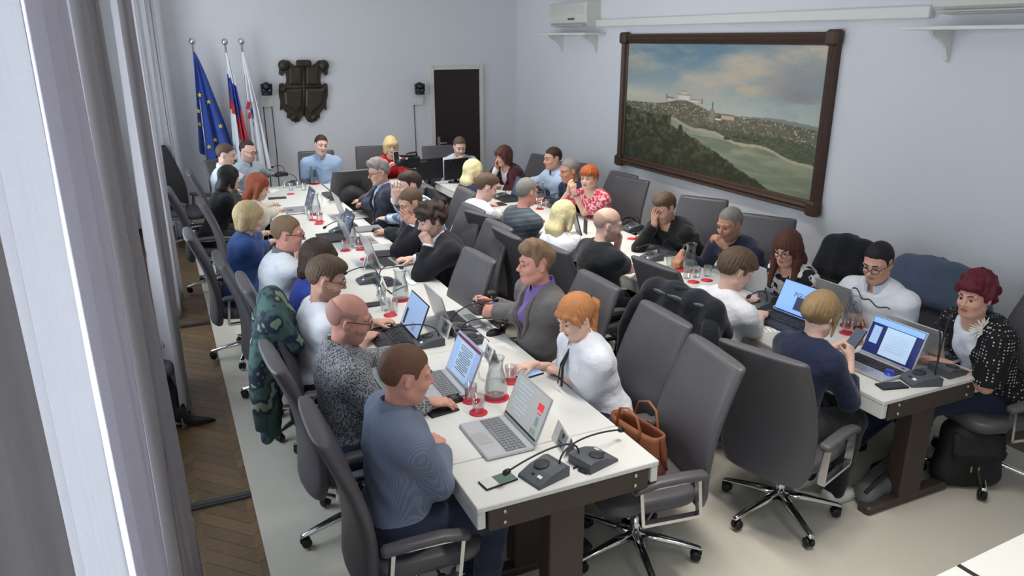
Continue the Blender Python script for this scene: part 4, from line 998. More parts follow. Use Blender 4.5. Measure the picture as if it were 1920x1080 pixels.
        if wedge:
            L0, w0 = wedge; X = Fc.g[0][:, None, None]; Y = Fc.g[1][None, :, None]; Z = Fc.g[2][None, None, :]
            t = ((X-Nk[0])*sp[0]+(Y-Nk[1])*sp[1]+(Z-Nk[2])*sp[2]); u = (X-Nk[0])*fr[0, 0]+(Z-Nk[2])*fr[2, 0]+(Y-Nk[1])*fr[1, 0]
            wd = w0*np.clip((t+L0)/L0, 0, 1.3); v = np.abs(Y-Nk[1]-t*sp[1])
            cut = np.maximum(np.maximum(v-wd, -(t+L0)), -(u+.01-.0*t))
            Fc.a = np.maximum(Fc.a, -cut).astype(np.float32)
        if wr_amp:
            r_ = np.random.RandomState(len(PEOPLE)*7+3); p_ = r_.rand(6)*6.28
            Fc.addfn(lambda X, Y, Z: wr_amp*(np.sin(34*Z+22*X+p_[0]+2.2*np.sin(17*Y+p_[1]))*np.sin(19*Y-15*Z+p_[2])+.5*np.sin(61*Z-40*Y+p_[3])*np.sin(33*X+p_[4])))
        V3, Q3 = Fc.nets(); return child(name, V3, Q3, m, lab)
    for gmt in (top or []):
        nm, m, kw = gmt; go = garment(nm, m, **kw)
        if nm == 'jacket' and go is not None:
            from mathutils.bvhtree import BVHTree
            bv = BVHTree.FromPolygons([v.co.copy() for v in go.data.vertices], [tuple(p.vertices) for p in go.data.polygons]); L0, w0 = kw['wedge']
            for sg in (-1, 1):
                Vl = []; n_ = 9
                for k_ in range(n_):
                    u_ = k_/(n_-1); t_ = -.02-(L0-.02)*u_; wd = w0*(1-u_)*(L0-.02)/L0; ww = .045*math.sin(min(1., u_*1.6+.25)*math.pi*.5)*(1-u_**4)
                    for q_ in (.0, .5, 1.):
                        p0 = Nk+sp*t_+np.array([0, sg*(wd+.006+ww*q_), 0]); h_ = bv.ray_cast(Vector(p0+fr[:, 0]*.6), Vector(-fr[:, 0]))
                        Vl.append(np.array(h_[0])+fr[:, 0]*.005 if h_[0] is not None else p0+fr[:, 0]*.13)
                b_ = B(); b_.add(Vl, [(r_*3+c_, r_*3+c_+1, r_*3+c_+4, r_*3+c_+3) for r_ in range(n_-1) for c_ in range(2)], True)
                lp = part('lapel', b_, m, ob); sd = lp.modifiers.new('thickness', 'SOLIDIFY'); sd.thickness = .006; sd.offset = 0
    if bottom: garment('trousers', bottom, .014, 0, legs_=True, tors=False, hem=kw_hem(bottom))
    if shoes:
        for hp, k, an in kn:
            bs = B(); rings = []
            for x_, w_, z1 in ((-.075, .026, .07), (-.06, .038, .10), (0, .045, .115), (.06, .047, .090), (.12, .048, .066), (.165, .038, .052), (.185, .016, .03)):
                rings.append([(an[0]+x_, an[1]+yy, zz+max(0, an[2]-.085)) for yy, zz in superell(0, z1/2+.003, w_, z1/2, 12, 3)])
            bs.loft(rings); part('shoe', bs, shoes, ob)
    if glasses:
        gb = B()
        for sg in (-1, 1):
            pts = []
            for k in range(13):
                w = 2*math.pi*k/12; x_, z_ = .024*math.copysign(abs(math.cos(w))**.7, math.cos(w)), .017*math.copysign(abs(math.sin(w))**.7, math.sin(w))
                pts.append(Hc+R @ (np.array([.108-.10*abs(x_+sg*.0)*0-.004*(sg*x_ > 0)*1, sg*.032+x_, .002+z_])*s))
            gb.tube(pts, .0022*s, 5, cap=False)
            gb.tube([Hc+R @ (np.array(p)*s) for p in ((.104, sg*.056, .008), (.05, sg*.077, .010), (-.012, sg*.084, .008))], .0022*s, 5)
        gb.tube([Hc+R @ (np.array(p)*s) for p in ((.112, -.009, .006), (.112, .009, .006))], .0022*s, 5)
        part('glasses', gb, glasses, ob)
    for i in watch:
        S, E, wr, d, n, pose = arms[i]; dd = norm(wr-E); c = wr-dd*.028; wb = B()
        a = norm(np.cross(dd, [0, 0, 1])); b_ = np.cross(dd, a); prof = [c+dd*q for q in (-.011, .011)]
        V4 = []; 
        for q in (-.011, .011):
            for k in range(14): V4.append(c+dd*q+(.0305 if not fem else .028)*(a*math.cos(k*math.pi/7)+b_*math.sin(k*math.pi/7)))
        wb.add(V4, [(k, (k+1) % 14, 14+(k+1) % 14, 14+k) for k in range(14)], True)
        nn = norm(n-dd*np.dot(n, dd)); wb.tube([c+nn*.026, c+nn*.038], .017, 12)
        part('wristwatch', wb, mat('watch_steel', (.25, .25, .27), .3, .7), ob)
    info = dict(ob=ob, Hc=Hc, Nk=Nk, R=R, s=s, arms=arms, o=(ox, oy), A=A, sp=sp, fr=fr, kn=kn, che=che)
    info['w'] = lambda p: np.array([ox+p[0]*ca-p[1]*sa, oy+p[0]*sa+p[1]*ca, p[2]])
    PEOPLE[key] = info
    return info
def kw_hem(m): return None
def collar(key, m, h=.035, op=.03, name='collar'):
    """shirt collar: a band round the neck, open at the front"""
    I = PEOPLE[key]; Nk, sp, fr, s = I['Nk'], I['sp'], I['fr'], I['s']; b = B(); n = 22; V = []
    ax = norm(sp*.8+np.array([.0, 0, .3])); f = norm(fr[:, 0]-ax*np.dot(fr[:, 0], ax)); l = np.cross(ax, f)
    for j, (r, z) in enumerate(((.078, -.012), (.067, h), (.062, h), (.070, -.012))):
        for k in range(n+1):
            w = op*9+(2*math.pi-2*op*9)*k/n
            dz = -.018*math.cos(w)
            V.append(Nk+ax*(z+.012+dz*1.0)+f*(r*math.cos(w)*1.05+.004)*s/1.0+l*r*math.sin(w)*s)
    F = [(j*(n+1)+k, j*(n+1)+k+1, (j+1)*(n+1)+k+1, (j+1)*(n+1)+k) for j in range(3) for k in range(n)]
    b.add(V, F, True); part(name, b, m, I['ob'])
# ------------------------------------------------------------------ who sits where
def C(n, *c): return cloth(n, srgb(*c))
HB = {k: hair_mat(k, v) for k, v in dict(brown=(92, 74, 60), dkbrown=(58, 44, 38), black=(28, 26, 28), grey=(128, 124, 120), ltbrown=(124, 100, 78), blond=(214, 190, 138), ash=(186, 164, 124), plat=(226, 208, 160), red=(140, 70, 44), ginger=(184, 124, 78), copper=(168, 88, 46), wine=(92, 24, 38), mixed=(142, 118, 84), redbrown=(104, 74, 58), chestnut=(82, 48, 40)).items()}
G_dk = mat('glasses_dark', (.02, .02, .025), .35); G_br = mat('glasses_brown', (.10, .05, .03), .35)
T_blk = C('trousers_black', 34, 35, 40); T_navy = C('trousers_navy', 40, 46, 66); T_grey = C('trousers_grey', 70, 70, 74); T_jean = C('trousers_denim', 58, 70, 98)
S_blk = mat('shoe_black', srgb(26, 25, 26), .4); S_wht = mat('shoe_white', srgb(225, 225, 222), .6); S_brn = mat('shoe_brown', srgb(84, 58, 42), .5)
def at(x, y, z=.775, **k): return dict(at=atz(x, y, z), **k)
def shirt(m, sl=2., **k): return ('shirt', m, dict(o=.012, sleeve=sl, **k))
def tee(m, **k): return ('t_shirt', m, dict(o=.012, sleeve=.62, neck=.042, **k))
def suit(sm, jm): return [('shirt', sm, dict(o=.006, sleeve=1.99)), ('jacket', jm, dict(o=.021, sleeve=1.92, wedge=(.30, .068)))]
M_pin = pattern('shirt_pinstripe', srgb(104, 114, 134), srgb(116, 127, 148), 'stripe', 120, axis=(0, 1, .15))
M_dot = pattern('shirt_dotted_grey', srgb(72, 74, 82), srgb(158, 160, 162), 'noise', 130, thr=.5, soft=.05)
M_wtee = C('cotton_white', 226, 228, 234); M_wshirt = C('shirt_white', 220, 224, 232); M_lblue = C('shirt_light_blue', 160, 184, 216); M_lgrey = C('shirt_pale_grey', 176, 190, 204)
M_royal = C('top_royal_blue', 48, 66, 146); M_blue = C('dress_blue', 44, 72, 130); M_cream = C('top_cream', 214, 206, 192); M_navy = C('wool_navy', 34, 40, 64); M_suit = C('suit_dark_navy', 40, 44, 60); M_bsuit = C('suit_black', 32, 33, 40)
M_blaz = C('blazer_grey', 100, 96, 96); M_purp = C('shirt_purple', 118, 98, 166); M_redj = C('blazer_red', 190, 34, 44); M_mar = C('blazer_maroon', 72, 34, 44); M_blk = C('knit_black', 26, 27, 30); M_btee = C('cotton_black', 34, 37, 42)
M_den = pattern('shirt_denim_print', srgb(214, 222, 232), srgb(92, 118, 150), 'noise', 16, thr=.5, soft=.05)
M_polo = pattern('polo_grey_striped', srgb(76, 84, 94), srgb(96, 104, 114), 'stripe', 24, axis=(0, .25, 1), thr=.85, soft=.08)
M_rw = pattern('blouse_red_white', srgb(200, 62, 84), srgb(236, 190, 196), 'noise', 34, thr=.52, soft=.04)
M_bw = pattern('blouse_black_white', srgb(30, 32, 42), srgb(228, 224, 216), 'noise', 15, thr=.5, soft=.02)
M_knit = pattern('cardigan_black_dotted', srgb(196, 192, 188), srgb(24, 24, 27), 'dots', 52, thr=.24, soft=.05)
st = lambda n, t: stubble_mat(n, {'brown': (92, 74, 60), 'dark': (52, 44, 40), 'grey': (120, 116, 112)}[n], t)

def CHR(key, who, dx=0., dy=0., rz=0., D=None):
    I = PEOPLE[key]; a = I['A']; x, y = I['o']; dx += .06; x += dx*math.cos(a)-dy*math.sin(a); y += dx*math.sin(a)+dy*math.cos(a)
    return chair(x, y, math.degrees(a)+rz, 'grey leather conference chair '+who, D=D)

# --- left row, facing the table from the window side
person('L1', 'man in a blue pinstriped shirt with folded arms at the near end of the table', (762, 702), 1.21, 3, gaze=-6, nod=14, lean=0.02, tone='ruddy', hair='short', hairmat=HB['redbrown'], near=1,
       hands=(dict(at=atz(783, 806, .86), back=0, dir=(.25, -.75, -.55), n=(.8, .2, .5), pose='relax', pole=(-.2, .6, -1)), dict(loc=(.25, .10, .76), dir=(.2, 1, .1), n=(.5, 0, .8), pose='relax', pole=(-.2, -1, -.8))), top=[shirt(M_pin)], bottom=T_navy, shoes=S_blk, girth=1.04); collar('L1', M_pin)
person('L2', 'bald bearded man with dark glasses in a finely patterned grey shirt', (655, 597), 1.21, 0, gaze=-14, nod=16, lean=0.00, tone='ruddy', hair='bald', hairmat=stubble_mat('grey', (96, 92, 90), 'ruddy'), beard=st('grey', 'ruddy'), glasses=G_dk, near=1, girth=1.10,
       hands=(at(752, 655, pose='relax'), at(832, 750, .785, pose='cup', dir=(1, -.25, -.05))), top=[shirt(M_dot)], bottom=T_jean, shoes=S_blk); collar('L2', M_dot)
person('L3', 'man with faded brown hair and glasses in a white T-shirt typing on a laptop', (612, 522), 1.2, 0, gaze=-12, nod=20, lean=0.04, tone='mid', hair='crop', hairmat=HB['brown'], beard=st('brown', 'mid'), glasses=G_br, near=1,
       hands=(at(722, 600, .785, pose='type'), at(700, 628, .785, pose='type')), top=[tee(M_wtee)], bottom=T_blk, shoes=S_blk)
person('L4', 'woman with short dark brown hair in a royal blue top', (598, 485), 1.17, 0, gaze=2, nod=22, fem=True, lean=0.10, hair='shag', hairmat=HB['dkbrown'], near=2, hands=(at(662, 487, .80, pose='pinch'), at(655, 505, .79, pose='relax')), top=[shirt(M_royal)], bottom=T_blk, shoes=S_blk)
person('L5', 'heavy man with glasses in a white polo shirt with a grey collar', (540, 438), 1.21, 0, gaze=-12, nod=10, tone='ruddy', lean=0.08, hair='short', hairmat=HB['ltbrown'], glasses=G_dk, near=2, girth=1.18, hands=(at(625, 455), at(640, 478)), top=[tee(M_wshirt)], bottom=T_grey, shoes=S_blk); collar('L5', C('collar_grey', 120, 122, 130))
person('L6', 'woman with a straight blonde bob in a blue dress', (468, 407), 1.17, 0, gaze=-8, nod=12, fem=True, lean=0.08, hair='bob', hairmat=HB['ash'], near=2, hands=(at(545, 420), at(560, 436)), top=[shirt(M_blue, 1.5)], bottom=C('skirt_blue', 44, 72, 130), shoes=S_blk)
person('L7', 'woman with long red hair in a cream top typing on a laptop', (484, 350), 1.18, 0, gaze=-20, nod=18, fem=True, hair='long', hairmat=HB['red'], near=2, hands=(at(548, 377, .79, pose='type'), at(560, 388, .79, pose='type')), top=[shirt(M_cream, 1.75)], bottom=T_blk, shoes=S_blk)
person('L8', 'woman with long black hair in a black top with her back turned', (430, 333), 1.16, 0, gaze=14, nod=14, fem=True, hair='long', hairmat=HB['black'], near=3, hands=(at(490, 335), at(497, 343)), top=[shirt(M_blk)], bottom=T_blk, shoes=S_blk)
person('L9', 'man with short brown hair in a white shirt beside the black-haired woman', (424, 290), 1.25, 0, gaze=-18, nod=16, hair='short', hairmat=HB['brown'], near=3, hands=(at(490, 318), at(500, 324)), top=[shirt(M_wshirt)], bottom=T_blk, shoes=S_blk); collar('L9', M_wshirt)
person('L10', 'man with glasses and receding hair in a pale blue shirt at the table corner', (465, 283), 1.21, -48, gaze=6, nod=18, hair='thin', hairmat=HB['dkbrown'], glasses=G_dk, near=3, hands=(at(512, 327), at(492, 332)), top=[shirt(M_lgrey)], bottom=T_blk, shoes=S_blk, beard=st('brown', 'fair')); collar('L10', M_lgrey)
# --- head table, facing the room
person('H1', 'man in a light blue shirt sitting alone below the coat of arms', (602, 272), 1.22, -92, gaze=8, nod=6, roll=-10, hair='short', hairmat=HB['dkbrown'], near=3, hands=(dict(loc=(.22, .05, .66), pose='relax', pole=(-.4, .3, -1)), dict(loc=(.22, -.05, .66), pose='relax', pole=(-.4, -.3, -1))), top=[shirt(M_lblue)], bottom=T_navy, shoes=S_blk); collar('H1', M_lblue)
person('H2', 'blonde woman in a red blazer holding a phone up at the head table', (733, 274), 1.16, -95, gaze=0, nod=12, fem=True, lean=0.18, hair='shag', hairmat=HB['blond'], near=3, hands=(dict(loc=(.36, .07, .93), dir=(0, -.35, 1), n=(0, -1, 0), pose='grip'), dict(loc=(.36, -.07, .90), pose='grip')), top=[shirt(M_redj)], bottom=T_blk, shoes=S_blk)
person('H3', 'man in a pale T-shirt resting his chin on his hands behind the monitors', (862, 275), 1.16, -92, gaze=-6, nod=18, lean=0.28, hair='short', hairmat=HB['brown'], beard=st('brown', 'fair'), near=3, hands=(dict(head=(.10, .045, -.17), hdir=(.1, -.5, 1), hn=(1, .3, 0), pose='fist'), dict(head=(.11, -.05, -.18), hdir=(.1, .6, .9), hn=(1, -.3, 0), pose='fist')), top=[tee(C('tee_pale_blue', 190, 200, 216))], bottom=T_blk, shoes=S_blk)
# --- left row, facing it from the middle aisle
person('M1', 'grey-haired man with glasses in a dark navy suit reaching onto the table', (710, 322), 1.23, 178, gaze=6, nod=14, tone='mid', hair='quiff', hairmat=HB['grey'], glasses=G_dk, near=2, hands=(at(655, 386, pose='relax'), at(668, 378, pose='relax')), top=suit(M_lblue, M_suit), bottom=T_navy, shoes=S_blk); collar('M1', M_lblue)
person('M2', 'dark-haired person in a printed denim shirt raising an open hand', (768, 347), 1.18, 180, gaze=0, nod=10, hair='crop', hairmat=HB['dkbrown'], near=2, hands=(at(700, 412), dict(at=atz(741, 374, 1.10), back=0, dir=(0.05, -.1, 1), n=(.2, 1, 0), pose='open', pole=(.2, -.3, -1))), top=[shirt(M_den, 1.97), ], bottom=T_jean, shoes=S_blk)
person('M3', 'man in a black suit hiding his face in one hand and holding a mouse', (770, 380), 1.18, 182, gaze=6, nod=24, tone='mid', hair='short', hairmat=HB['brown'], near=2, hands=(dict(head=(.085, .07, -.155), hdir=(.25, -.25, 1), hn=(.35, 1, 0), pose='flat', pole=(.3, .5, -1)), at(716, 432, .785, pose='cup')), top=suit(M_wshirt, M_bsuit), bottom=T_blk, shoes=S_blk); collar('M3', M_wshirt)
person('M4', 'curly-haired bearded man in a black suit with a fist against his mouth', (808, 412), 1.18, 182, gaze=4, nod=18, tone='fair', hair='curly', hairmat=HB['dkbrown'], beard=st('brown', 'fair'), near=1, hands=(dict(head=(.10, .05, -.150), hdir=(.15, -.2, 1), hn=(.6, .8, 0), pose='fist', pole=(.2, .3, -1)), at(758, 483, .785, pose='type')), top=suit(M_wshirt, M_bsuit), bottom=T_blk, shoes=S_blk); collar('M4', M_wshirt)
person('M5', 'smiling man in a grey blazer and purple shirt holding a phone', (1004, 494), 1.24, 180, gaze=-2, nod=2, tone='ruddy', lean=0.02, hair='quiff', hairmat=HB['ltbrown'], near=1, hands=(at(892, 580, .84, pose='grip', n=(-.2, -.9, .5)), at(902, 566, .86, pose='grip', n=(-.2, .9, .5))), top=suit(M_purp, M_blaz), bottom=T_navy, shoes=S_brn); collar('M5', M_purp)
person('M6', 'young redhead with a ponytail in a white blouse looking down at her phone', (1078, 592), 1.15, 178, gaze=10, nod=26, fem=True, lean=0.14, hair='pony', hairmat=HB['ginger'], near=1, hands=(at(1035, 690, .775, pose='fist'), at(972, 682, .78, pose='cup')), top=[('blouse', M_wshirt, dict(o=.014, sleeve=(1.45, 1.35), neck=.03))], bottom=T_navy, shoes=S_blk); collar('M6', M_wshirt, .02)
# --- right row, seen from behind
person('R1', 'woman with long platinum hair in a navy top, back turned, before the monitors', (888, 321), 1.18, 2, gaze=4, nod=10, fem=True, hair='long', hairmat=HB['plat'], near=3, hands=(at(930, 345), at(935, 352)), top=[shirt(M_navy)], bottom=T_blk, shoes=S_blk)
person('R2', 'man with a fade haircut in a white shirt bent over his papers', (912, 351), 1.16, 0, gaze=-6, nod=24, hair='crop', hairmat=HB['brown'], near=2, hands=(at(950, 378), at(958, 392)), top=[shirt(M_wshirt, 1.7)], bottom=T_blk, shoes=S_blk)
person('R3', 'grey balding man in a dark grey striped polo with his back turned', (988, 360), 1.21, 4, gaze=14, nod=10, tone='ruddy', lean=0.05, hair='short', hairmat=HB['grey'], near=2, girth=1.12, hands=(at(1010, 385), at(1022, 410)), top=[tee(M_polo)], bottom=T_blk, shoes=S_blk)
person('R4', 'woman with long pale blonde hair in a white blouse holding a tablet', (1058, 405), 1.16, 2, gaze=2, nod=14, fem=True, lean=0.08, hair='long', hairmat=HB['plat'], near=2, hands=(at(1085, 410, .86, pose='grip'), at(1095, 430, .83, pose='grip')), top=[shirt(M_wshirt)], bottom=T_blk, shoes=S_blk)
person('R5', 'bearded balding man in a black T-shirt pinching his nose', (1140, 420), 1.2, 2, gaze=-22, nod=12, lean=0.05, hair='bald', hairmat=stubble_mat('brownhair', (60, 46, 38), 'fair'), beard=st('dark', 'fair'), near=1, girth=1.1, hands=(dict(head=(.125, .045, -.165), hdir=(-.1, -.12, 1), hn=(1, .3, .2), pose='cup', pole=(.3, .3, -1)), at(1205, 500, pose='relax')), top=[tee(M_btee)], bottom=T_blk, shoes=S_blk)
person('R6', 'young man with a brown fringe in a white T-shirt leaning over the table', (1380, 506), 1.16, 0, gaze=-12, nod=26, lean=0.10, hair='fringe', hairmat=HB['brown'], near=1, hands=(at(1420, 560), at(1432, 588, .78, pose='relax')), top=[tee(M_wtee)], bottom=T_blk, shoes=S_blk)
person('R7', 'woman with pinned-up blonde hair in a navy top holding a phone', (1540, 588), 1.14, 2, gaze=4, nod=22, fem=True, lean=0.12, hair='updo', hairmat=HB['mixed'], near=1, hands=(at(1602, 640, .86, pose='grip', n=(.2, .9, .4)), at(1604, 668, .86, pose='grip', n=(.3, -.9, .4))), top=[shirt(M_navy, 1.6)], bottom=T_blk, shoes=S_wht)
# --- right row, backs to the right wall
person('S1', 'brown-haired woman in a maroon blazer with a hand at her cheek', (944, 293), 1.14, 196, gaze=-4, nod=10, tone='mid', fem=True, lean=0.26, hair='shag', hairmat=HB['chestnut'], near=3, hands=(at(930, 350), dict(head=(.085, -.06, -.145), hdir=(.1, .1, 1), hn=(.6, -.8, 0), pose='cup', pole=(.3, -.5, -1))), top=suit(M_wshirt, M_mar), bottom=T_blk, shoes=S_blk)
person('S2', 'dark-haired man in a light blue shirt beside the grey-haired man', (1036, 297), 1.22, 184, gaze=0, nod=8, tone='mid', lean=0.17, hair='short', hairmat=HB['dkbrown'], near=3, hands=(at(985, 350), at(978, 342)), top=[shirt(C('shirt_sky', 186, 208, 232))], bottom=T_navy, shoes=S_blk); collar('S2', M_lblue)
person('S3', 'grey-haired man in a dark navy shirt seated next to the redhead with clasped hands', (1067, 320), 1.18, 186, gaze=-4, nod=10, tone='tan', lean=0.32, hair='short', hairmat=HB['grey'], near=2, hands=(at(1022, 380), at(1012, 372)), top=[shirt(M_navy)], bottom=T_blk, shoes=S_blk)
person('S4', 'woman with short red hair in a red and white blouse with clasped hands', (1104, 334), 1.17, 200, gaze=14, nod=2, fem=True, lean=0.27, hair='shorthair', hairmat=HB['copper'], near=2, watch=(0,), hands=(dict(at=atz(1076, 362, 1.00), back=0, dir=(-.25, 0, 1), n=(.2, -1, 0), pose='cup'), dict(at=atz(1066, 358, 1.01), back=0, dir=(-.1, -.25, 1), n=(-.9, .5, 0), pose='cup')), top=[('blouse', M_rw, dict(o=.013, sleeve=.75, neck=.045))], bottom=T_blk, shoes=S_blk)
person('S5', 'bearded man in a black sweater covering his eyes with one hand', (1246, 390), 1.13, 188, gaze=4, nod=24, tone='mid', lean=0.36, hair='crop', hairmat=HB['brown'], beard=st('brown', 'mid'), near=2, girth=1.1, hands=(at(1198, 442, pose='relax'), dict(head=(.118, -.05, -.115), hdir=(-.05, .32, 1), hn=(1, -.25, .2), pose='flat', pole=(.3, -.5, -1))), top=[shirt(M_blk)], bottom=T_blk, shoes=S_blk)
person('S6', 'grey-haired man in a navy sweater with a wristwatch reaching for a glass', (1368, 420), 1.17, 186, gaze=6, nod=16, tone='tan', lean=0.34, hair='short', hairmat=HB['grey'], near=1, watch=(0,), hands=(dict(head=(.17, .075, -.10), hdir=(.1, -.6, .75), hn=(-.2, .8, .5), pose='grip', pole=(.1, .5, -1)), at(1258, 476, .84, pose='pinch', dir=(-.8, -.3, -.7))), top=[shirt(M_navy, 1.93)], bottom=T_blk, shoes=S_blk, beard=st('grey', 'tan')); collar('S6', M_navy, .03)
person('S7', 'woman with long dark brown hair and glasses in a black and white blouse', (1476, 466), 1.14, 184, gaze=14, nod=18, tone='mid', fem=True, lean=0.29, hair='longfront', hairmat=HB['chestnut'], glasses=G_dk, near=1, watch=(0,), hands=(at(1452, 524, .83, pose='cup', n=(0, -.7, .7)), at(1436, 512, .84, pose='cup', n=(0, .7, .7))), top=[('blouse', M_bw, dict(o=.013, sleeve=.9, neck=.045))], bottom=T_blk, shoes=S_blk)
person('S8', 'man with glasses in a white T-shirt with a printed line across the chest', (1646, 492), 1.19, 186, gaze=10, nod=20, tone='mid', hair='short', hairmat=HB['black'], glasses=G_dk, near=1, watch=(0,), hands=(at(1618, 580, .84, pose='flat', n=(-.1, -.6, .8)), at(1612, 592, .80, pose='relax')), top=[tee(M_wtee)], bottom=T_blk, shoes=S_blk); collar('S8', C('collar_pale', 190, 198, 212))
person('S9', 'woman with spiky wine-red hair in a black dotted cardigan and white top', (1828, 556), 1.16, 168, gaze=16, nod=6, tone='mid', fem=True, girth=1.12, lean=0.22, hair='spiky', hairmat=HB['wine'], near=1, knee=((.38, -.06, .50), (.36, -.24, .50)), feet={0: (.42, -.14, .085), 1: (.54, -.40, .085)}, hands=(at(1742, 676, .775, pose='relax'), at(1725, 640, .775, pose='relax')), top=[('blouse', M_wshirt, dict(o=.008, sleeve=.3, neck=.05)), ('cardigan', M_knit, dict(o=.022, sleeve=.95, wedge=(.55, .095)))], bottom=T_navy, shoes=S_blk)
print('people', time.time()-T0)

# --- chairs under them
CHR('L1', 'of the man in the pinstriped shirt', rz=-4)
CHR('L2', 'of the bald man in the patterned shirt', dx=-.02, rz=2)
CHR('L3', 'with a green camouflage jacket over its back', dx=.05, rz=-8)
CHR('L4', 'of the woman in the royal blue top', dx=-.01); CHR('L5', 'of the man in the white polo', dx=-.03); CHR('L6', 'of the woman with the blonde bob', dx=-.02)
CHR('L7', 'of the woman with long red hair', dx=-.06); CHR('L8', 'of the woman with long black hair', dx=-.06); CHR('L9', 'of the man in the white shirt below the flags'); CHR('L10', 'of the man in the pale blue shirt')
CHR('H1', 'below the coat of arms'); CHR('H2', 'of the woman in the red blazer', dy=-.14, dx=-.10); CHR('H3', 'in front of the dark door', dy=-.08, dx=-.08)
CHR('M1', 'of the man in the navy suit'); CHR('M2', 'of the person raising a hand'); CHR('M3', 'of the man hiding his face in one hand'); CHR('M4', 'of the curly-haired man'); CHR('M5', 'of the smiling man in the grey blazer', dx=-.06); CHR('M6', 'of the young redhead with the ponytail', dx=-.06)
CHR('R1', 'of the woman with platinum hair by the monitors', dx=-.09); CHR('R2', 'of the man with the fade haircut', dx=-.09); CHR('R3', 'of the man in the striped polo', dx=-.10, rz=14); CHR('R4', 'of the woman holding the tablet', dx=-.08); CHR('R5', 'of the man in the black T-shirt', dx=-.06)
CHR('R6', 'with a black coat over its back', dx=-.02, rz=10); CHR('R7', 'of the woman with pinned-up hair', dx=-.08, dy=-.04, rz=16)
CHR('S1', 'of the woman in the maroon blazer', dx=-.06); CHR('S2', 'of the man in the light blue shirt by the wall', dx=-.06, dy=-.10, rz=35); CHR('S3', 'of the man in the dark navy shirt', dx=-.06); CHR('S4', 'of the woman in the red and white blouse', dx=-.05, dy=.02, rz=-6); CHR('S5', 'of the man covering his eyes', dx=-.08, dy=-.12, rz=24); CHR('S6', 'of the man with the wristwatch', dx=-.08, dy=-.12, rz=24)
CHR('S7', 'with a black jacket hung on it, by the long-haired woman', dx=-.06); CHR('S8', 'with a grey-blue jacket over its back', dx=-.05, dy=.06); CHR('S9', 'of the woman with wine-red hair', dx=-.05)
def chair_at(px, py, rz, label, z=1.04, D=None, swivel=None):
    p = atz(px, py, z); a = math.radians(rz); return chair(p[0]+.335*math.cos(a), p[1]+.335*math.sin(a), rz, label, D=D, swivel=swivel)
chair_at(1328, 676, 172, 'empty grey leather conference chair with a brown handbag on its seat', swivel=10)
chair_at(890, 490, 184, 'empty grey leather conference chair between the curly-haired man and the grey blazer')
chair_at(1235, 505, 6, 'empty grey leather conference chair beside the man in the black T-shirt')
chair_at(660, 326, 92, 'empty grey leather conference chair turned to the head table, black bag on it')
p = aty(358, 385, 10.1); chair(p[0], 10.1, -38, 'tall charcoal office chair standing empty by the window curtains', D=CH2, swivel=20)
print('chairs', time.time()-T0)

# ------------------------------------------------------------------ things on the tables
TS = TZ+.0006
def onT(px, py, z=TZ): p = atz(px, py, z); return float(p[0]), float(p[1])
M_silver = mat('laptop_silver', srgb(188, 190, 194), .35, .6, var=.03); M_lblk = mat('laptop_black', srgb(38, 38, 42), .45, var=.05); M_key = mat('keycap_dark', srgb(52, 53, 58), .55); M_keyg = mat('keycap_grey', srgb(120, 122, 126), .55)
def screen(name, c, e=.55): return mat('screen_'+name, c, .25, emit=c, es=e)
SCR = dict(white=screen('white', srgb(190, 190, 186), .18), blue=screen('blue', srgb(120, 160, 225), .8), pale=screen('pale', srgb(150, 176, 214), .5), doc=screen('doc', srgb(168, 190, 214), .55), dark=screen('dark', srgb(70, 80, 96), .25), navy=screen('navy', srgb(24, 34, 90), .5), maroon=screen('maroon', srgb(110, 40, 60), .5), ink=screen('ink', srgb(40, 48, 64), .2), red=screen('red', srgb(214, 60, 66), .6), teal=screen('teal', srgb(110, 150, 150), .4), green=screen('green', srgb(90, 130, 84), .4))
LW, LD = .345, .235
KEYM = {}
def key_mesh(m):
    if m.name not in KEYM: KEYM[m.name] = B().box((0, 0, .002), (.0168, .0168, .004), bev=.0012).mesh('key', m)
    return KEYM[m.name]
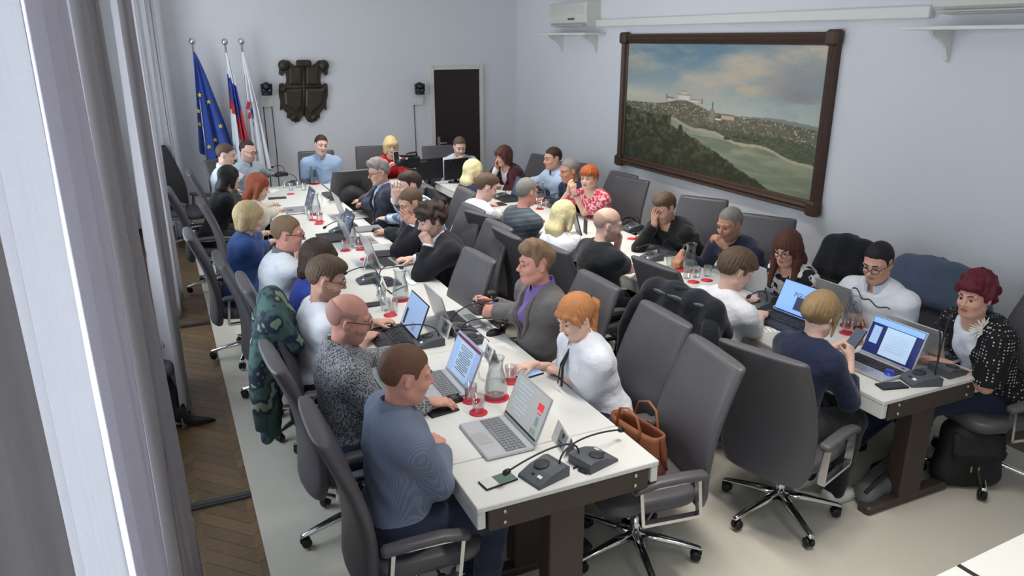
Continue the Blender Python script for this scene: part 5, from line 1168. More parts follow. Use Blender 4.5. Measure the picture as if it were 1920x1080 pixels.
def laptop(px, py, user, label, body, keym, content, tilt=108, lid_text=None, keys=True, w=LW):
    """user: direction (degrees) in which its user sits"""
    x, y = onT(px, py); t_ = thing('laptop', label, 'laptop', (x, y, TS), math.radians(user+90))     # local -y points to the user
    part('base', B().box((0, 0, .009), (w, LD, .016), bev=.004), body, t_)
    part('touchpad', B().box((0, -LD*.30, .0173), (.11, .065, .0012)), M_steel if body is M_silver else M_key, t_)
    if keys:
        km = key_mesh(keym); dp = part('keyboard_deck', B().box((0, LD*.14, .0172), (w*.92, LD*.47, .0008)), M_lblk if keym is M_key else M_silver, t_)
        nr, nc = 5, 14
        for r in range(nr):
            for c in range(nc):
                if r == 0 and 4 < c < 9: continue
                link('key', km, dp, ((c-6.5)*w*.92/nc, LD*.14+(r-2)*.0205, .0174))
        part('space_bar', B().box((0, LD*.14-2*.0205, .0194), (.095, .0168, .004), bev=.001), keym, dp)
    a = math.radians(tilt); lid = thing_part('lid', t_, (0, LD/2-.004, .016), (math.pi/2-(a-math.pi/2)*-1-0, 0, 0), B().box((0, LD/2, -.004), (w, LD, .008), bev=.003), body)
    lid.rotation_euler = (math.radians(tilt-180)*-1, 0, 0) if False else (math.pi-a, 0, 0)
    # lid local: y runs up the lid, +z faces the user
    part('screen', B().box((0, LD/2+.004, .0004), (w-.016, LD-.022, .0012)), SCR[content['bg']], lid)
    for (nm, cx_, cy_, ww, hh, mt) in content.get('rects', ()):
        part(nm, B().box((cx_*(w-.022)/2, LD/2+.004+cy_*(LD-.03)/2, .0012+.0003*len(lid.children)), (ww*(w-.022), hh*(LD-.03), .0008)), SCR[mt], lid)
    for (txt, cx_, cy_, sz, mt) in content.get('text', ()):
        me = text_mesh(txt, sz); me.materials.append(SCR[mt]); o = link('screen_lettering', me, lid, (cx_*w/2, LD/2+cy_*LD/2, .0016+.0003*len(lid.children)))
    if lid_text:
        me = text_mesh(lid_text, .028); me.materials.append(M_lblk); link('lid_lettering', me, lid, (-.10, .045, -.0088), (0, math.pi, 0))
    return t_
def thing_part(name, parent, loc, rot, b, m): return part(name, b, m, parent, loc, rot)
lines = lambda n, x, y0, dy, w_, m='ink': tuple(('text_line', x, y0-dy*i, w_*(1 if i % 4 != 3 else .6), .014, m) for i in range(n))
laptop(930, 822, 180, 'silver laptop with a red map and letters on its pale screen', M_silver, M_keyg, dict(bg='white', rects=(('red_map', .70, .45, .16, .16, 'red'), ('map_dots', .72, .16, .10, .03, 'red'), ('teal_icon', .72, -.22, .08, .20, 'teal'), ('taskbar', 0, -.95, 1., .05, 'ink'))+lines(8, -.35, .75, .19, .42, 'doc'), text=(('FFI', .68, -.62, .042, 'green'),)), tilt=112)
laptop(818, 726, 180, 'white-based laptop showing a text document under a maroon bar', M_silver, M_keyg, dict(bg='pale', rects=(('title_bar', 0, .92, 1., .08, 'maroon'), ('page', .05, -.08, .62, .86, 'doc'))+lines(13, .05, .62, .105, .50)), tilt=112)
laptop(732, 633, 180, 'black laptop with a pale blue screen before the white T-shirt', M_lblk, M_key, dict(bg='pale', rects=(('photo_strip', -.75, -.45, .10, .5, 'ink'),)+lines(4, .3, -.45, .12, .22)), tilt=112)
laptop(622, 447, 180, 'dark laptop used by the man in the white polo', M_lblk, M_key, dict(bg='dark', rects=lines(6, 0, .6, .2, .6, 'pale')), keys=False)
laptop(556, 396, 180, 'dark laptop used by the woman with long red hair', M_silver, M_key, dict(bg='dark', rects=lines(6, 0, .6, .2, .6, 'pale')), keys=False)
laptop(862, 602, 0, 'silver laptop in front of the smiling man in the grey blazer', M_silver, M_key, dict(bg='doc'), tilt=106)
laptop(728, 492, 2, 'thin grey laptop in front of the curly-haired man', M_silver, M_key, dict(bg='doc'), tilt=108)
laptop(680, 455, 0, 'grey laptop in front of the man hiding his face', M_silver, M_key, dict(bg='doc'), tilt=108)
laptop(664, 405, 0, 'grey laptop in front of the man in the navy suit', M_silver, M_key, dict(bg='doc'), tilt=106, keys=False)
laptop(952, 374, 180, 'laptop with a grey-blue screen by the man with the fade haircut', M_lblk, M_key, dict(bg='dark'), tilt=110, keys=False)
laptop(1436, 546, 0, 'pale laptop in front of the long-haired woman', M_silver, M_key, dict(bg='doc'), tilt=106)
laptop(1462, 606, 184, 'laptop with a bright blue screen and a small dark photo on it', M_lblk, M_key, dict(bg='blue', rects=(('dark_photo', .10, -.25, .26, .42, 'ink'), ('photo_edge', -.10, -.25, .05, .42, 'navy'), ('taskbar', 0, -.96, 1., .05, 'navy')), text=(('PGUBO', .12, .28, .045, 'ink'),)), tilt=114)
laptop(1582, 586, 2, 'grey laptop in front of the man in the printed T-shirt', M_silver, M_key, dict(bg='doc'), tilt=104)
laptop(1632, 690, 182, 'laptop with a blue desktop and open document by the woman with pinned-up hair', M_silver, M_key, dict(bg='navy', rects=(('window_bar', 0, .86, 1., .16, 'blue'), ('page', .18, -.14, .56, .80, 'doc'), ('folder_list', -.72, .05, .16, .5, 'pale'))+lines(7, .18, .30, .14, .40, 'pale')), tilt=112)
laptop(1742, 662, 4, 'grey laptop with dark lettering on its lid by the woman in the cardigan', M_silver, M_key, dict(bg='doc'), tilt=112, lid_text='TERRA')

# microphone units with goosenecks
M_mic = mat('mic_grey', srgb(78, 82, 88), .45, var=.04); M_micd = mat('mic_dark', srgb(44, 46, 52), .5)
def mic(px, py, rz, tip, label, group=None, sag=0.):
    """rz: heading of the speaker's side; tip: end of the gooseneck in local x, y, z"""
    x, y = onT(px, py); t_ = thing('microphone_unit', label, 'microphone', (x, y, TS), math.radians(rz), group)
    pr = [(-.085, 0), (-.085, .045), (-.06, .052), (.02, .040), (.085, .014), (.088, 0)]
    w_ = .068; V = [(a, -w_, c) for a, c in pr]+[(a, w_, c) for a, c in pr]; n = len(pr)
    part('base', B().add(V, [(i, (i+1) % n, n+(i+1) % n, n+i) for i in range(n)]+[tuple(range(n-1, -1, -1)), tuple(range(n, 2*n))]), M_mic, t_)
    part('speaker_grille', B().lathe([(.034, 0), (.034, .004), (.028, .006), (0, .006)], (0, 0, 0), 18), M_micd, t_, (-.005, -.022, .0445), (0, .15, 0))
    part('button', B().box((0, 0, 0), (.016, .024, .006), bev=.002), M_white, t_, (.052, .03, .030), (0, .35, 0))
    part('button', B().box((0, 0, 0), (.012, .014, .006), bev=.002), M_micd, t_, (.052, -.01, .030), (0, .35, 0))
    if len(tip) == 4:
        q = atz(tip[0], tip[1], tip[2])-np.array([x, y, TS]); c_, s_ = math.cos(math.radians(rz)), math.sin(math.radians(rz)); tip = (q[0]*c_+q[1]*s_, -q[0]*s_+q[1]*c_, q[2])
    a = np.array([-.06, .03, .05]); e = np.array(tip); m1 = a+np.array([0, 0, .10+sag]); pts = []
    for k in range(15):
        u = k/14; pts.append((1-u)**3*a+3*(1-u)**2*u*m1+3*(1-u)*u*u*(m1*.45+e*.55+np.array([0, 0, .02]))+u**3*e)
    part('gooseneck', B().tube(pts, .0042, 7), M_micd, t_)
    d = norm(pts[-1]-pts[-2]); part('mic_head', B().tube([e-d*.012, e, e+d*.016, e+d*.024], [.008, .013, .013, .006], 10), M_black, t_)
    return t_
mic(1020, 893, 195, (1163, 806, .80, 0), 'grey microphone unit with a drooping gooseneck beside the white phone')
mic(1112, 866, 15, (952, 884, .81, 0), 'grey microphone unit behind its twin at the near end of the table')
mic(803, 645, 180, (722, 618, .82, 0), 'grey microphone unit between the black laptop and the document laptop')
mic(885, 640, 0, (945, 600, .90, 0), 'grey microphone unit with its stem pointing at the grey blazer')
mic(866, 622, 0, (928, 563, .93, 0), 'grey microphone unit behind the silver laptop of the grey blazer')
mic(692, 528, 180, (.15, -.10, .06), 'grey microphone unit before the woman in royal blue')
mic(728, 533, 0, (.12, .06, .10), 'grey microphone unit before the empty chair')
mic(636, 436, 180, (.14, .06, .08), 'grey microphone unit by the white polo'); mic(652, 424, 0, (.16, .04, .12), 'grey microphone unit by the denim shirt')
mic(548, 347, 180, (.16, -.16, .12), 'grey microphone unit before the woman with black hair'); mic(578, 344, 0, (.10, .10, .16), 'grey microphone unit opposite the black-haired woman')
mic(525, 330, 200, (.12, .05, .14), 'grey microphone unit at the corner by the pale blue shirt')
mic(1220, 487, 180, (.10, -.05, .10), 'grey microphone unit before the man in the black T-shirt'); mic(1256, 477, 0, (.14, .05, .10), 'grey microphone unit before the man covering his eyes')
mic(1418, 578, 180, (.12, .05, .12), 'grey microphone unit before the young man with the fringe'); mic(1450, 562, 0, (.16, .02, .14), 'grey microphone unit before the long-haired woman')
mic(1724, 716, 160, (-.02, .03, .34), 'grey microphone unit with an upright stem beside the blue mouse', sag=.12); mic(1778, 698, 0, (-.02, .02, .36), 'grey microphone unit with an upright stem before the dotted cardigan', sag=.12)
mic(938, 371, 180, (.12, .05, .12), 'grey microphone unit beside the bent-over man'); mic(1040, 388, 0, (.12, .05, .12), 'grey microphone unit before the woman in red and white')
mic(1186, 430, 180, (.10, .05, .10), 'grey microphone unit by the empty chair opposite the black sweater')

# jugs, glasses, coasters
m, t, b_ = nt('clear_glass'); t.nodes.remove(b_)
tr = N(t, 'ShaderNodeBsdfTransparent'); tr.inputs[0].default_value = (.93, .95, .96, 1); gl = N(t, 'ShaderNodeBsdfGlossy'); gl.inputs['Roughness'].default_value = .03; fz = N(t, 'ShaderNodeLayerWeight'); fz.inputs[0].default_value = .25; mx = N(t, 'ShaderNodeMixShader')
t.links.new(fz.outputs['Facing'], mx.inputs[0]); t.links.new(tr.outputs[0], mx.inputs[1]); t.links.new(gl.outputs[0], mx.inputs[2]); t.links.new(mx.outputs[0], t.nodes['Material Output'].inputs[0]); M_glass = m
M_red = mat('coaster_red', srgb(206, 40, 62), .6, var=.05)
gm = B().lathe([(.020, .006), (.029, .006), (.033, .09), (.0315, .09), (.0275, .010), (0, .010)], n=20).mesh('tumbler', M_glass)
cm = B().lathe([(.046, 0), (.046, .003), (0, .0034)], n=24).mesh('coaster', M_red)
jm = B().lathe([(.045, .004), (.058, .006), (.060, .05), (.048, .12), (.036, .165), (.040, .205), (.046, .22), (.044, .22), (.038, .205), (.034, .165), (.046, .12), (.057, .05), (.054, .010), (0, .010)], n=26).mesh('jug_body', M_glass)
jh = B().tube([(.038, 0, .20), (.075, 0, .195), (.092, 0, .15), (.085, 0, .10), (.056, 0, .085)], .006, 8).mesh('jug_handle', M_glass)
jw = B().lathe([(0, .012), (.052, .012), (.055, .05), (.050, .085), (0, .085)], n=22).mesh('water', mat('water', (.9, .95, .97), .05, alpha=.18, spec=.5))
def coaster(px, py, label, group=None): x, y = onT(px, py); return tag(link('coaster', cm, None, (x, y, TS)), label, 'coaster', group)
def tumbler(px, py, label, co=True, group=None):
    x, y = onT(px, py); tag(link('drinking_glass', gm, None, (x, y, TS+(.0036 if co else -.005))), label, 'glass', group)
    if co: tag(link('coaster', cm, None, (x, y, TS)), 'red round coaster under the '+label.replace('clear ', ''), 'coaster', group and group+' coasters')
def jug(px, py, rz, label, red=True):
    x, y = onT(px, py); t_ = thing('water_jug', label, 'jug', (x, y, TS+.0036), math.radians(rz))
    link('jug_body', jm, t_); link('jug_handle', jh, t_); link('water', jw, t_)
    if red: o = tag(link('coaster', cm, None, (x, y, TS)), 'red mat under the '+label.split(' with')[0].replace('tall clear ', ''), 'coaster'); o.scale = (1.5, 1.5, 1)
jug(930, 745, 150, 'tall clear water jug beside the silver laptop'); jug(752, 562, 20, 'tall clear water jug beside the black laptop'); jug(657, 452, 160, 'tall clear water jug beside the dark laptop of the white polo')
jug(592, 402, 20, 'tall clear water jug among the glasses near the red-haired typist'); jug(1293, 508, 100, 'tall clear water jug beside the papers of the man with the wristwatch'); jug(1014, 378, 60, 'tall clear water jug before the grey-haired man'); jug(1596, 612, 60, 'tall clear water jug behind the blue-screen laptop'); jug(590, 345, 0, 'tall clear water jug on the far table below the flags')
tumbler(883, 752, 'clear glass next to the near water jug'); tumbler(897, 774, 'clear glass close to the phone of the pinstriped man'); tumbler(958, 716, 'clear glass behind the near water jug')
tumbler(716, 562, 'clear glass left of the jug by the black laptop', False); tumbler(722, 582, 'clear glass in front of the bald man', False); tumbler(738, 585, 'clear glass beside the glass of the bald man', False)
for i, (a, c) in enumerate(((648, 470), (665, 462), (677, 468), (582, 412), (600, 416), (575, 402))): tumbler(a, c, 'clear glass in the cluster around the middle jugs', i % 2 == 0, 'glasses round the middle jugs')
for i, (a, c) in enumerate(((535, 352), (546, 357), (560, 352), (570, 357))): tumbler(a, c, 'clear glass in the row below the flags', False, 'glasses on the far table')
for i, (a, c) in enumerate(((1003, 382), (1026, 388), (1012, 392), (1036, 378))): tumbler(a, c, 'clear glass in the cluster at the far jug', i % 2 == 0, 'glasses at the far jug')
tumbler(1256, 500, 'clear glass under the reaching hand of the wristwatch man', False); tumbler(1277, 497, 'clear glass between two glasses near the papers', False); tumbler(1288, 522, 'clear glass in front of the tall jug', False); tumbler(1305, 520, 'clear glass right behind the tall jug', False); tumbler(1326, 518, 'clear glass beside the loose papers', False)
tumbler(1588, 625, 'clear glass between the pinned-up hair and the jug'); tumbler(1605, 600, 'clear glass close to the hands of the printed T-shirt')
coaster(732, 591, 'red round coaster lying free before the bald man'); coaster(697, 478, 'red round coaster before the curly-haired man'); coaster(685, 486, 'red round coaster beside the name card of the royal blue woman'); coaster(588, 413, 'red round coaster near the red-haired typist'); coaster(598, 420, 'red round coaster behind the white polo'); coaster(1274, 508, 'red round coaster beside the tall jug'); coaster(1300, 529, 'red round coaster in front of the young man with the fringe'); coaster(1325, 526, 'red round coaster behind the young man with the fringe'); coaster(1185, 448, 'red round coaster before the bearded man in black'); coaster(968, 760, 'red round coaster half behind the silver laptop'); coaster(545, 364, 'red round coaster on the far table')

# name cards, paper, phones, mice
M_paper = mat('paper_white', srgb(240, 240, 238), .8, var=.02); M_print = mat('print_grey', srgb(150, 152, 154), .8); M_ink = mat('print_dark', srgb(50, 50, 54), .8)
def card(px, py, rz, label, crest=True):
    x, y = onT(px, py); t_ = thing('name_card', label, 'name card', (x, y, TS), math.radians(rz))
    for sg in (-1, 1):
        o = part('card_face', B().box((0, 0, .05), (.18, .0015, .10)), M_paper, t_, (0, sg*.033, 0), (sg*.33, 0, 0))
        part('printed_panel', B().box((-.02, sg*.0011, .05), (.09, .0008, .075)), M_print, o)
        for k in range(2): part('printed_line', B().box((-.02, sg*.0018, .035-k*.014), (.06-.02*k, .0006, .006)), M_ink, o)
        part('printed_crest', B().prism([(-.008, -.008), (.008, -.008), (.01, .01), (0, .014), (-.01, .01)], -.0004, .0004), M_ink, o, (-.02, sg*.0018, .068), (math.pi/2, 0, 0))
card(1058, 838, 80, 'folded white name card beside the silver laptop'); card(716, 548, 70, 'folded white name card before the microphone pair at the empty chair'); card(918, 672, 85, 'folded white name card behind the document laptop'); card(690, 500, 80, 'folded white name card before the royal blue woman'); card(838, 625, 92, 'folded white name card behind the lid of the silver laptop')
def paper(px, py, rz, label, w=.21, h=.297, m=None, th=.002, cat='paper'):
    x, y = onT(px, py); t_ = thing('paper_sheet' if cat == 'paper' else cat, label, cat, (x, y, TS), math.radians(rz)); part('sheet', B().box((0, 0, th/2), (w, h, th)), m or M_paper, t_)
    if cat == 'paper':
        for k in range(6): part('text_line', B().box((-.01, h*.3-k*.03, th+.0003), (w*.7, .006, .0005)), M_print, t_)
paper(1350, 492, 100, 'loose sheets of paper in front of the wristwatch man', .30, .42); paper(1240, 512, 80, 'sheet of paper before the man in the black T-shirt'); paper(498, 358, 60, 'open sheet before the woman with long red hair'); paper(662, 372, 100, 'sheet of paper under the hand of the navy suit'); paper(1610, 588, 100, 'sheet of paper held by the man in the printed T-shirt'); paper(1440, 618, 70, 'small white note beside the blue-screen laptop', .10, .14)
paper(714, 468, 80, 'closed light grey notebook stacked before the man hiding his face', .20, .28, mat('notebook_grey', srgb(176, 178, 180), .5), .022, 'notebook'); paper(735, 480, 85, 'dark thick folder beside the grey notebook', .18, .26, M_lblk, .03, 'folder'); paper(520, 372, 85, 'thin dark pad beside the typist', .10, .2, M_key, .008, 'notepad'); paper(620, 368, 92, 'long dark document case lying at the empty chair', .30, .14, mat('case_dark', srgb(70, 60, 66), .5), .03, 'case'); paper(690, 430, 90, 'grey closed pad before the denim shirt', .22, .26, mat('pad_grey', srgb(130, 134, 138), .5), .012, 'pad'); paper(700, 572, 90, 'dark phone case before the bald man', .08, .15, M_lblk, .01, 'case'); paper(770, 530, 90, 'thin white booklet at the empty chair', .16, .05, M_paper, .012, 'booklet'); paper(930, 384, 90, 'dark pad before the bent-over man', .16, .2, M_lblk, .01, 'pad'); paper(1215, 450, 80, 'white card before the man covering his eyes', .12, .08)
def phone(px, py, rz, label, scr, z=None, rot=None, body=None, xyz=None):
    if xyz is None: x, y = onT(px, py); xyz = (x, y, TS)
    t_ = thing('smartphone', label, 'phone', xyz); t_.rotation_euler = rot or (0, 0, math.radians(rz))
    part('body', B().box((0, 0, .0045), (.074, .155, .009), bev=.003), body or M_black, t_)
    part('screen', B().box((0, 0, .0093), (.068, .148, .001)), scr if not isinstance(scr, str) else SCR[scr], t_)
    return t_
phone(830, 772, 98, 'black phone lying by the mouse hand', M_black); ph_ = phone(934, 903, 98, 'phone with a white and green screen at the table end', 'white'); part('green_panel', B().box((0, -.030, .0100), (.066, .085, .0006)), mat('screen_green_panel', srgb(84, 110, 100), .3), ph_); phone(992, 703, 100, 'phone with a blue screen before the young redhead', 'pale'); phone(1672, 725, 75, 'small black phone beside the blue mouse', M_black)
def mouse(px, py, rz, label, m):
    x, y = onT(px, py); t_ = thing('computer_mouse', label, 'mouse', (x, y, TS), math.radians(rz))
    rings = []
    for xx, w_, h_ in ((-.052, .012, .012), (-.046, .026, .024), (-.02, .032, .036), (.015, .031, .034), (.042, .025, .022), (.052, .010, .010)): rings.append([(xx, a, max(0, c)) for a, c in superell(0, 0, w_, h_, 16, 2.4)])
    part('shell', B().loft(rings), m, t_); part('wheel', B().lathe([(.008, -.003), (.008, .003)], (.025, 0, .030), 10, axis='y'), M_dark, t_)
M_bluem = mat('mouse_blue', srgb(40, 60, 170), .25)
mouse(850, 752, 0, 'black mouse under the hand of the bald man', M_black); mouse(1667, 704, 40, 'shiny blue mouse at the end of the right table', M_bluem); mouse(1700, 694, 200, 'black mouse behind the upright microphone', M_black); mouse(706, 434, 180, 'black mouse under the hand of the man hiding his face', M_black); mouse(792, 492, 180, 'black mouse by the curly-haired man', M_black); mouse(926, 627, 190, 'black mouse beside the grey blazer sleeve', M_black); mouse(1052, 420, 0, 'black mouse by the tablet', M_black)
# things held in the hands
def between(key, d=.0):
    I = PEOPLE[key]; p = [I['w'](I['arms'][i][2]+I['arms'][i][3]*.09) for i in (0, 1)]; return (p[0]+p[1])/2
p = between('M5'); phone(0, 0, 0, 'dark phone held in both hands by the smiling man', 'dark', xyz=tuple(p+np.array([-.01, 0, .01])), rot=(.5, 0, math.radians(90)))
p = between('R7'); phone(0, 0, 0, 'dark phone held by the woman with pinned-up hair', 'dark', xyz=tuple(p+np.array([.0, 0, .0])), rot=(math.radians(50), 0, math.radians(-90)))
p = between('H2'); phone(0, 0, 0, 'white and purple phone held up by the blonde woman in red', M_black, xyz=tuple(p+np.array([0, -.03, .04])), rot=(math.radians(80), 0, math.radians(0)), body=mat('phone_case_white', srgb(225, 222, 240), .4))
t_ = thing('tablet', 'dark tablet propped up before the woman with pale blonde hair', 'tablet', tuple(list(onT(1086, 438))+[TS]), math.radians(78))
o = part('body', B().box((0, 0, .125), (.18, .010, .25), bev=.004), M_lblk, t_, (0, 0, .0), (-.28, 0, 0)); part('screen', B().box((0, .0058, .125), (.165, .001, .235)), SCR['dark'], o); part('stand', B().box((0, -.06, .06), (.10, .006, .15)), M_lblk, t_, (0, 0, 0), (.0, 0, 0))
# two monitors on the far table
for px, rz, lb, logo in ((806, 8, 'black monitor standing before the dark door, further from the right wall', 'LENOVO'), (856, 14, 'black monitor partly behind the platinum hair', 'V')):
    p = aty(px, 318, 9.12); t_ = thing('monitor', lb, 'monitor', (p[0], p[1], TS), math.radians(rz))
    part('panel', B().box((0, 0, p[2]-TZ+.01), (.37, .03, .26), bev=.006), M_black, t_); part('screen', B().box((0, .016, p[2]-TZ+.01), (.34, .002, .23)), SCR['pale'], t_)
    part('stand', B().box((0, .03, .06), (.04, .02, .12)), M_black, t_); part('foot', B().lathe([(.10, 0), (.10, .008), (0, .010)], (0, .03, 0), 20), M_black, t_)
    me = text_mesh(logo, .03); me.materials.append(M_print); link('logo', me, t_, (-.10, -.0162, p[2]-TZ+.11), (math.pi/2, 0, 0))
t_ = thing('place_sign', 'small white sign standing on the head table', 'sign', tuple(list(aty(695, 326, 9.5)[:2])+[TS])); part('card_face', B().box((0, 0, .04), (.13, .012, .08)), M_paper, t_)

# ------------------------------------------------------------------ bags, coats, camera stand
def blob(name, label, cat, loc, rz, fn, m, box, h=.012, amp=.0, seed=1, parent=None):
    F = Field(axis(box[0][0], box[0][1], h), axis(box[1][0], box[1][1], h), axis(box[2][0], box[2][1], h)); fn(F)
    if amp:
        p_ = np.random.RandomState(seed).rand(4)*6.28; F.addfn(lambda X, Y, Z: amp*(np.sin(38*Y+p_[0]+6*Z)*1.0+.6*np.sin(30*Z+21*X+p_[1])*np.sin(23*Y+p_[2])))
    V, Q = F.nets(); me = fast_mesh(name, V, Q, [m], True)
    if parent is not None: return link(name, me, parent, loc, (0, 0, rz))
    return tag(link(name, me, None, loc, (0, 0, rz)), label, cat)
def drape(ch, name, label, m, low=.35, wide=.25, front=True, amp=.010, seed=2, flare=1.15):
    """a garment hung over a chair back, in the chair's own frame"""
    def fn(F):
        for y_ in np.linspace(-wide, wide, 13):
            e = abs(y_)/wide; r_ = .047+.004*math.sin(y_*60+seed)
            F.cone((-.335, y_, 1.062-.03*e**4), (-.385, y_*flare, .84), r_, r_, .05); F.cone((-.385, y_*flare, .84), (-.39-.03*e, y_*flare*1.06, low+.06*e), r_, r_*.8, .05)
            if front: F.cone((-.335, y_, 1.062-.03*e**4), (-.225, y_*1.02, .88), .05, .04, .05)
    jk = blob(name, label, 'jacket', ch.location, ch.rotation_euler[2], fn, m, ((-.55, -.12), (-.42, .42), (low-.12, 1.18)), .011, amp*.45, seed)
    sl_ = max(low+.02, .42)
    for sg in (-1, 1):
        part('sleeve', B().tube([(-.355, sg*(wide-.01), 1.02), (-.40, sg*(wide+.035), .93), (-.43, sg*(wide*flare+.03), .78), (-.44, sg*(wide*flare+.03), .62), (-.435, sg*(wide*flare+.02), sl_)], [.045, .056, .052, .048, .044], 12), m, jk)
    part('collar', B().tube([(-.30, -.10, 1.045), (-.335, -.095, 1.105), (-.375, 0, 1.115), (-.335, .095, 1.105), (-.30, .10, 1.045)], [.012, .022, .024, .022, .012], 8, flat=(1, .7)), m, jk)
    return jk
chairs = {o['label']: o for o in COL.objects if o.get('category') == 'chair'}
def ch(s_): return [o for k, o in chairs.items() if s_ in k][0]
drape(ch('black coat over'), 'coat', 'long black coat hanging over the chair of the young man with the fringe', C('coat_black', 30, 33, 40), .22, .255, amp=.014, flare=1.25)
drape(ch('camouflage'), 'jacket', 'green camouflage jacket hanging over the chair behind the white T-shirt', pattern('camouflage', srgb(66, 92, 88), srgb(40, 48, 62), 'noise', 9, thr=.5, soft=.03, c3=srgb(120, 140, 120)), .30, .20, amp=.014, seed=5)
drape(ch('black jacket hung'), 'jacket', 'black jacket hung over the chair of the long-haired woman', M_bsuit, .50, .17, amp=.010, seed=8)
drape(ch('grey-blue jacket'), 'jacket', 'grey-blue jacket hung over the chair of the printed T-shirt man', C('jacket_slate', 84, 96, 116), .40, .24, amp=.010, seed=9)
# brown handbag on the empty chair
c_ = ch('brown handbag'); bx_, by_ = c_.location[0], c_.location[1]
M_bag = mat('bag_brown_leather', srgb(140, 84, 56), .45, var=.12, scale=14, bump=.15, bscale=120)
bg = thing('handbag', 'brown leather handbag standing on the empty chair', 'handbag', (bx_+.02, by_+.06, .488), math.radians(98))
rings = [[(a_, c_, z_) for a_, c_ in superell(0, 0, ax_, ay_, 28, 4)] for ax_, ay_, z_ in ((.150, .062, .0), (.168, .074, .012), (.175, .080, .06), (.172, .074, .14), (.165, .058, .21), (.168, .050, .235), (.160, .044, .235), (.158, .050, .20), (.160, .066, .10), (.150, .060, .02))]
part('bag_body', B().loft(rings), M_bag, bg)
for sg in (-1, 1): part('side_gusset', B().tube([(sg*.172, -.045, .05), (sg*.178, 0, .13), (sg*.170, 0, .23)], .008, 8), mat('bag_brown_dark', srgb(96, 54, 36), .5), bg)
for sg in (-1, 1): part('strap', B().tube([(-.08, sg*.062, .16), (-.082, sg*.056, .24), (-.06, sg*.062, .31), (0, sg*.068, .335), (.06, sg*.062, .31), (.082, sg*.056, .24), (.08, sg*.062, .16)], .008, 8, flat=(1, .6)), MATS['bag_brown_leather'], bg)
part('buckle_strap', B().box((0, -.078, .16), (.03, .012, .14), bev=.004), M_bag, bg); part('buckle', B().box((0, -.088, .12), (.035, .008, .03), bev=.003), M_steel, bg)
# black backpack and grey bag under the right table
p = atz(1800, 905, 0); bk = thing('backpack', 'black backpack standing on the carpet under the right table end', 'backpack', (p[0]-.02, p[1]-.02, .018), math.radians(-30))
M_nyl = mat('nylon_black', srgb(30, 30, 33), .65, var=.15, scale=30, bump=.3, bscale=60)
def bpfn(F):
    for x_ in (-.11, 0, .11): F.cone((x_, 0, .08), (x_*.8, .0, .32), .085, .075, .05)
    F.ell((0, 0, .33), (.15, .10, .09), None, .05)
blob('pack_body', '', '', (0, 0, 0), 0, bpfn, M_nyl, ((-.26, .26), (-.18, .18), (-.02, .46)), .012, .004, 6, bk)
part('flap', B().loft([[(a, -.085-.03*math.sin(v*1.5), .36-.14*v+.0) for a in np.linspace(-.14, .14, 8)]+[(a, -.075-.03*math.sin(v*1.5), .365-.14*v) for a in np.linspace(.14, -.14, 8)] for v in np.linspace(0, 1, 5)]), M_nyl, bk)
part('strap', B().tube([(.12, .08, .34), (.22, .12, .25), (.24, .10, .10), (.16, .08, .04)], .014, 8, flat=(1, .4)), M_nyl, bk); part('strap', B().tube([(.02, -.10, .14), (.03, -.15, .05), (.03, -.20, .015)], .010, 6), M_nyl, bk)
for sg in (-1, 1): part('buckle', B().box((sg*.02, -.10, .15), (.008, .012, .035)), mat('brass', srgb(190, 170, 110), .3, .9), bk)
p = atz(1662, 925, 0); gb_ = thing('cloth_bag', 'grey cloth bag slumped on the carpet beside the white sneaker', 'bag', (p[0], p[1]+.02, .012), math.radians(10))
def cbfn(F):
    F.cone((-.20, 0, .06), (.18, .03, .075), .06, .075, .05); F.cone((-.05, -.03, .09), (.2, .02, .12), .05, .05, .05); F.cone((-.24, -.02, .05), (-.15, .02, .06), .045, .05, .03)
blob('bag_body', '', '', (0, 0, 0), 0, cbfn, C('bag_grey_cloth', 92, 94, 94), ((-.36, .34), (-.16, .16), (-.02, .24)), .011, .006, 7, gb_)
part('strap', B().tube([(-.26, -.03, .09), (-.15, -.04, .15), (0, -.05, .17), (.15, -.03, .19), (.25, 0, .19)], .012, 8), M_nyl, gb_)
# black bag on the chair by the head table
c_ = ch('black bag on it'); bb_ = thing('camera_bag', 'black round camera bag on the chair turned to the head table', 'bag', (c_.location[0], c_.location[1]-.34, 0), 0)
bag_ = blob('bag_body', '', '', (0, 0, 0), 0, lambda F: (F.ell((-.03, -.06, .80), (.13, .09, .13), None, .03), F.cone((.06, -.05, .78), (.18, -.05, .70), .10, .08, .04)), M_nyl, ((-.25, .35), (-.25, .15), (.50, 1.05)), .014, .004, 4, bb_)
part('strap', B().tube([(.05, -.04, .86), (.10, .0, .98), (.12, .05, 1.03), (.10, .08, .95)], .014, 8), M_nyl, bb_)
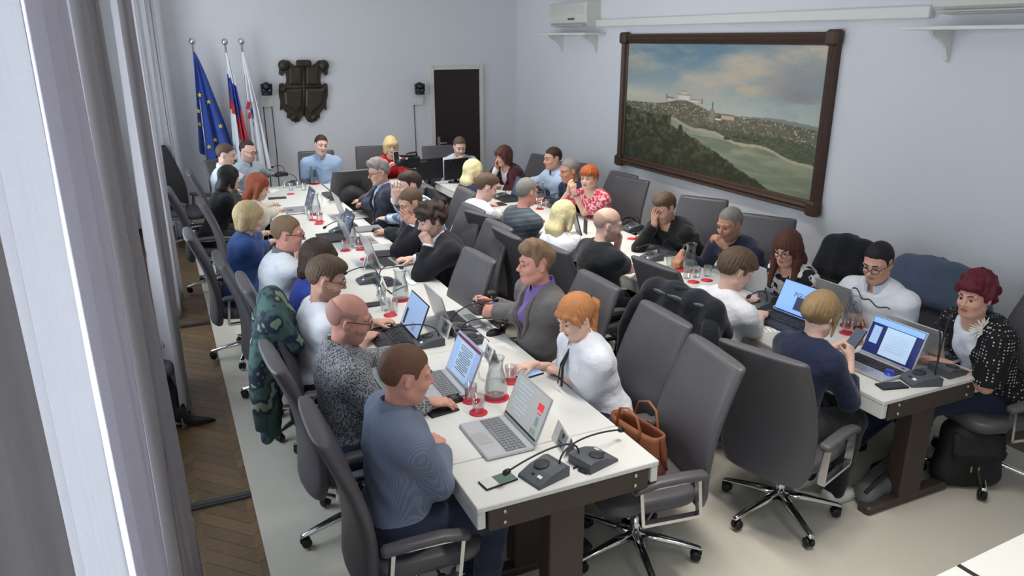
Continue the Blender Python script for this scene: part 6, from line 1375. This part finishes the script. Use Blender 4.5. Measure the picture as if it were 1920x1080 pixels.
# camcorder on a tripod before the head table
p = atz(757, 340, .95); tp = thing('tripod_camera', 'black camcorder on a tripod standing before the woman in red', 'camera', (2.68, 8.62, .010), math.radians(200))
hz0 = 1.02
for k in range(3):
    a = math.radians(90+120*k); part('leg', B().tube([(.03*math.cos(a), .03*math.sin(a), hz0-.25), (.30*math.cos(a), .30*math.sin(a), .01)], [.014, .010], 8), M_black, tp)
part('centre_column', B().tube([(0, 0, .55), (0, 0, hz0-.04)], .016, 10), M_black, tp); part('pan_head', B().box((0, 0, hz0-.02), (.08, .08, .06), bev=.012), M_black, tp)
part('camera_body', B().box((0, 0, hz0+.09), (.22, .09, .13), bev=.02), M_black, tp); part('lens', B().lathe([(.045, -.02), (.045, .07), (.038, .09), (0, .085)], (.12, 0, hz0+.10), 18, axis='x'), M_black, tp); part('carry_handle', B().tube([(-.08, 0, hz0+.15), (-.07, 0, hz0+.20), (.06, 0, hz0+.20), (.08, 0, hz0+.15)], .012, 8), M_black, tp); part('pan_handle', B().tube([(-.04, 0, hz0-.02), (-.22, .05, hz0-.14)], .008, 8), M_black, tp)
part('microphone', B().tube([(-.02, .05, hz0+.17), (.20, .05, hz0+.19)], .014, 10), M_dark, tp)
# black cable loop on the right table by the empty chair
x, y = onT(1182, 424); tag(link('cable_loop', B().tube([(x+.10*math.cos(a), y+.07*math.sin(a), TS+.012+.06*max(0, math.sin(a))) for a in np.linspace(0, 6.0, 26)], .011, 8).mesh('cable_loop', M_black)), 'looped black cable lying on the table near the black sweater', 'cable')
for i, pts in enumerate((((720, 540), (735, 552), (742, 545), (760, 538)), ((1075, 880), (1092, 872), (1085, 884), (1100, 890)), ((1440, 575), (1465, 568), (1478, 580), (1500, 572)))):
    q = [tuple(list(onT(*a))+[TS+.005]) for a in pts]; tag(link('desk_cable', B().tube(q, .0045, 6).mesh('desk_cable', M_dark)), ['short dark cable between the microphones at the empty chair', 'short dark cable between the two near microphones', 'short dark cable before the long-haired woman'][i], 'cable')

# ------------------------------------------------------------------ small details on the people
def chest(key, b, name, m, label=None): return part(name, b, m, PEOPLE[key]['ob'], label=label)
I = PEOPLE['M6']; q = I['Nk']+I['fr'][:, 0]*.075-I['sp']*.01
for sg in (-1, 1): chest('M6', B().tube([q, q+np.array([.045, sg*.012, -.09]), q+np.array([.055, sg*.022, -.20])], [.008, .010, .009], 6, flat=(1, .4)), 'ribbon', mat('ribbon_black', srgb(24, 25, 34), .6))
I = PEOPLE['S9']; from mathutils.bvhtree import BVHTree
cd_ = [c_ for c_ in I['ob'].children if c_.name.startswith('cardigan')][0]; bv = BVHTree.FromPolygons([v.co.copy() for v in cd_.data.vertices], [tuple(p.vertices) for p in cd_.data.polygons])
o_ = I['che']+np.array([.5, .095, .10]); h_ = bv.ray_cast(Vector(o_), Vector((-1, 0, 0))); q = np.array(h_[0]) if h_[0] is not None else I['che']+np.array([.16, .095, .10]); fb_ = B()
for k in range(46):
    v = norm(rng.randn(3)+np.array([1.0, 0, 0])); fb_.tube([q, q+v*(.055+.02*rng.rand())], [.006, .002], 4)
o = chest('S9', fb_, 'flower_brooch', mat('petal_white', srgb(236, 236, 230), .7)); o['kind'] = 'stuff'
I = PEOPLE['S8']
from mathutils.bvhtree import BVHTree
ts_ = [c_ for c_ in I['ob'].children if c_.name.startswith('t_shirt')][0]; bv = BVHTree.FromPolygons([v.co.copy() for v in ts_.data.vertices], [tuple(p.vertices) for p in ts_.data.polygons]); pts = []
for a in np.linspace(0, 1, 26):
    o_ = I['che']+I['fr'][:, 0]*.5+np.array([0, (a-.5)*.27, .09+.012*math.sin(a*15)-(a-.5)*.07]); h_ = bv.ray_cast(Vector(o_), Vector(-I['fr'][:, 0]))
    if h_[0] is not None: pts.append(np.array(h_[0])+I['fr'][:, 0]*.001)
chest('S8', B().tube(pts, .0045, 5), 'printed_line', M_ink)
print('items', time.time()-T0)

# --- someone sitting behind the curtain: only a boot shows
bt = atz(352, 800, 0)
person('X', 'person hidden behind the curtain, one pointed black heeled boot showing', None, 1.2, 0, xy=(-.33, bt[1]+.12), fem=True, hair='bob', hairmat=HB['brown'], near=3, hands=(dict(loc=(.16, .1, .64)), dict(loc=(.16, -.1, .64))), top=[shirt(M_blk)], bottom=T_blk, knee=((.18, .20, .48), (.14, -.02, .50)), feet={0: (.05, .20, .085), 1: (.29, -.12, .10)}, lean=.02)
CHR('X', 'hidden behind the curtain by the boot', dx=-.04)
I = PEOPLE['X']
for hp, k, an in I['kn']:
    b_ = B(); rings = []
    for x_, w_, z0, z1 in ((-.05, .030, .055, .22), (-.045, .036, .05, .20), (0, .036, .035, .17), (.04, .034, .012, .10), (.09, .036, .004, .065), (.14, .028, .002, .05), (.19, .012, .002, .035), (.215, .004, .002, .016)):
        rings.append([(an[0]+x_, an[1]+a, (z0+z1)/2+c) for a, c in superell(0, 0, w_, (z1-z0)/2, 12, 2.6)])
    b_.loft(rings); part('boot', b_, S_blk, I['ob']); part('boot_heel', B().tube([(an[0]-.035, an[1], .07), (an[0]-.04, an[1], .002)], [.016, .006], 8), S_blk, I['ob'])
    part('boot_shaft', B().tube([an+np.array([0, 0, .05]), an+(k-an)*.45], [.048, .056], 14), S_blk, I['ob'])
tri = sum(sum(len(p.vertices)-2 for p in o.polygons) if len(o.polygons) < 3000 else len(o.polygons)*2 for o in {ob.data for ob in COL.objects if ob.type == 'MESH'})
print('done', time.time()-T0, 'unique tris', tri)
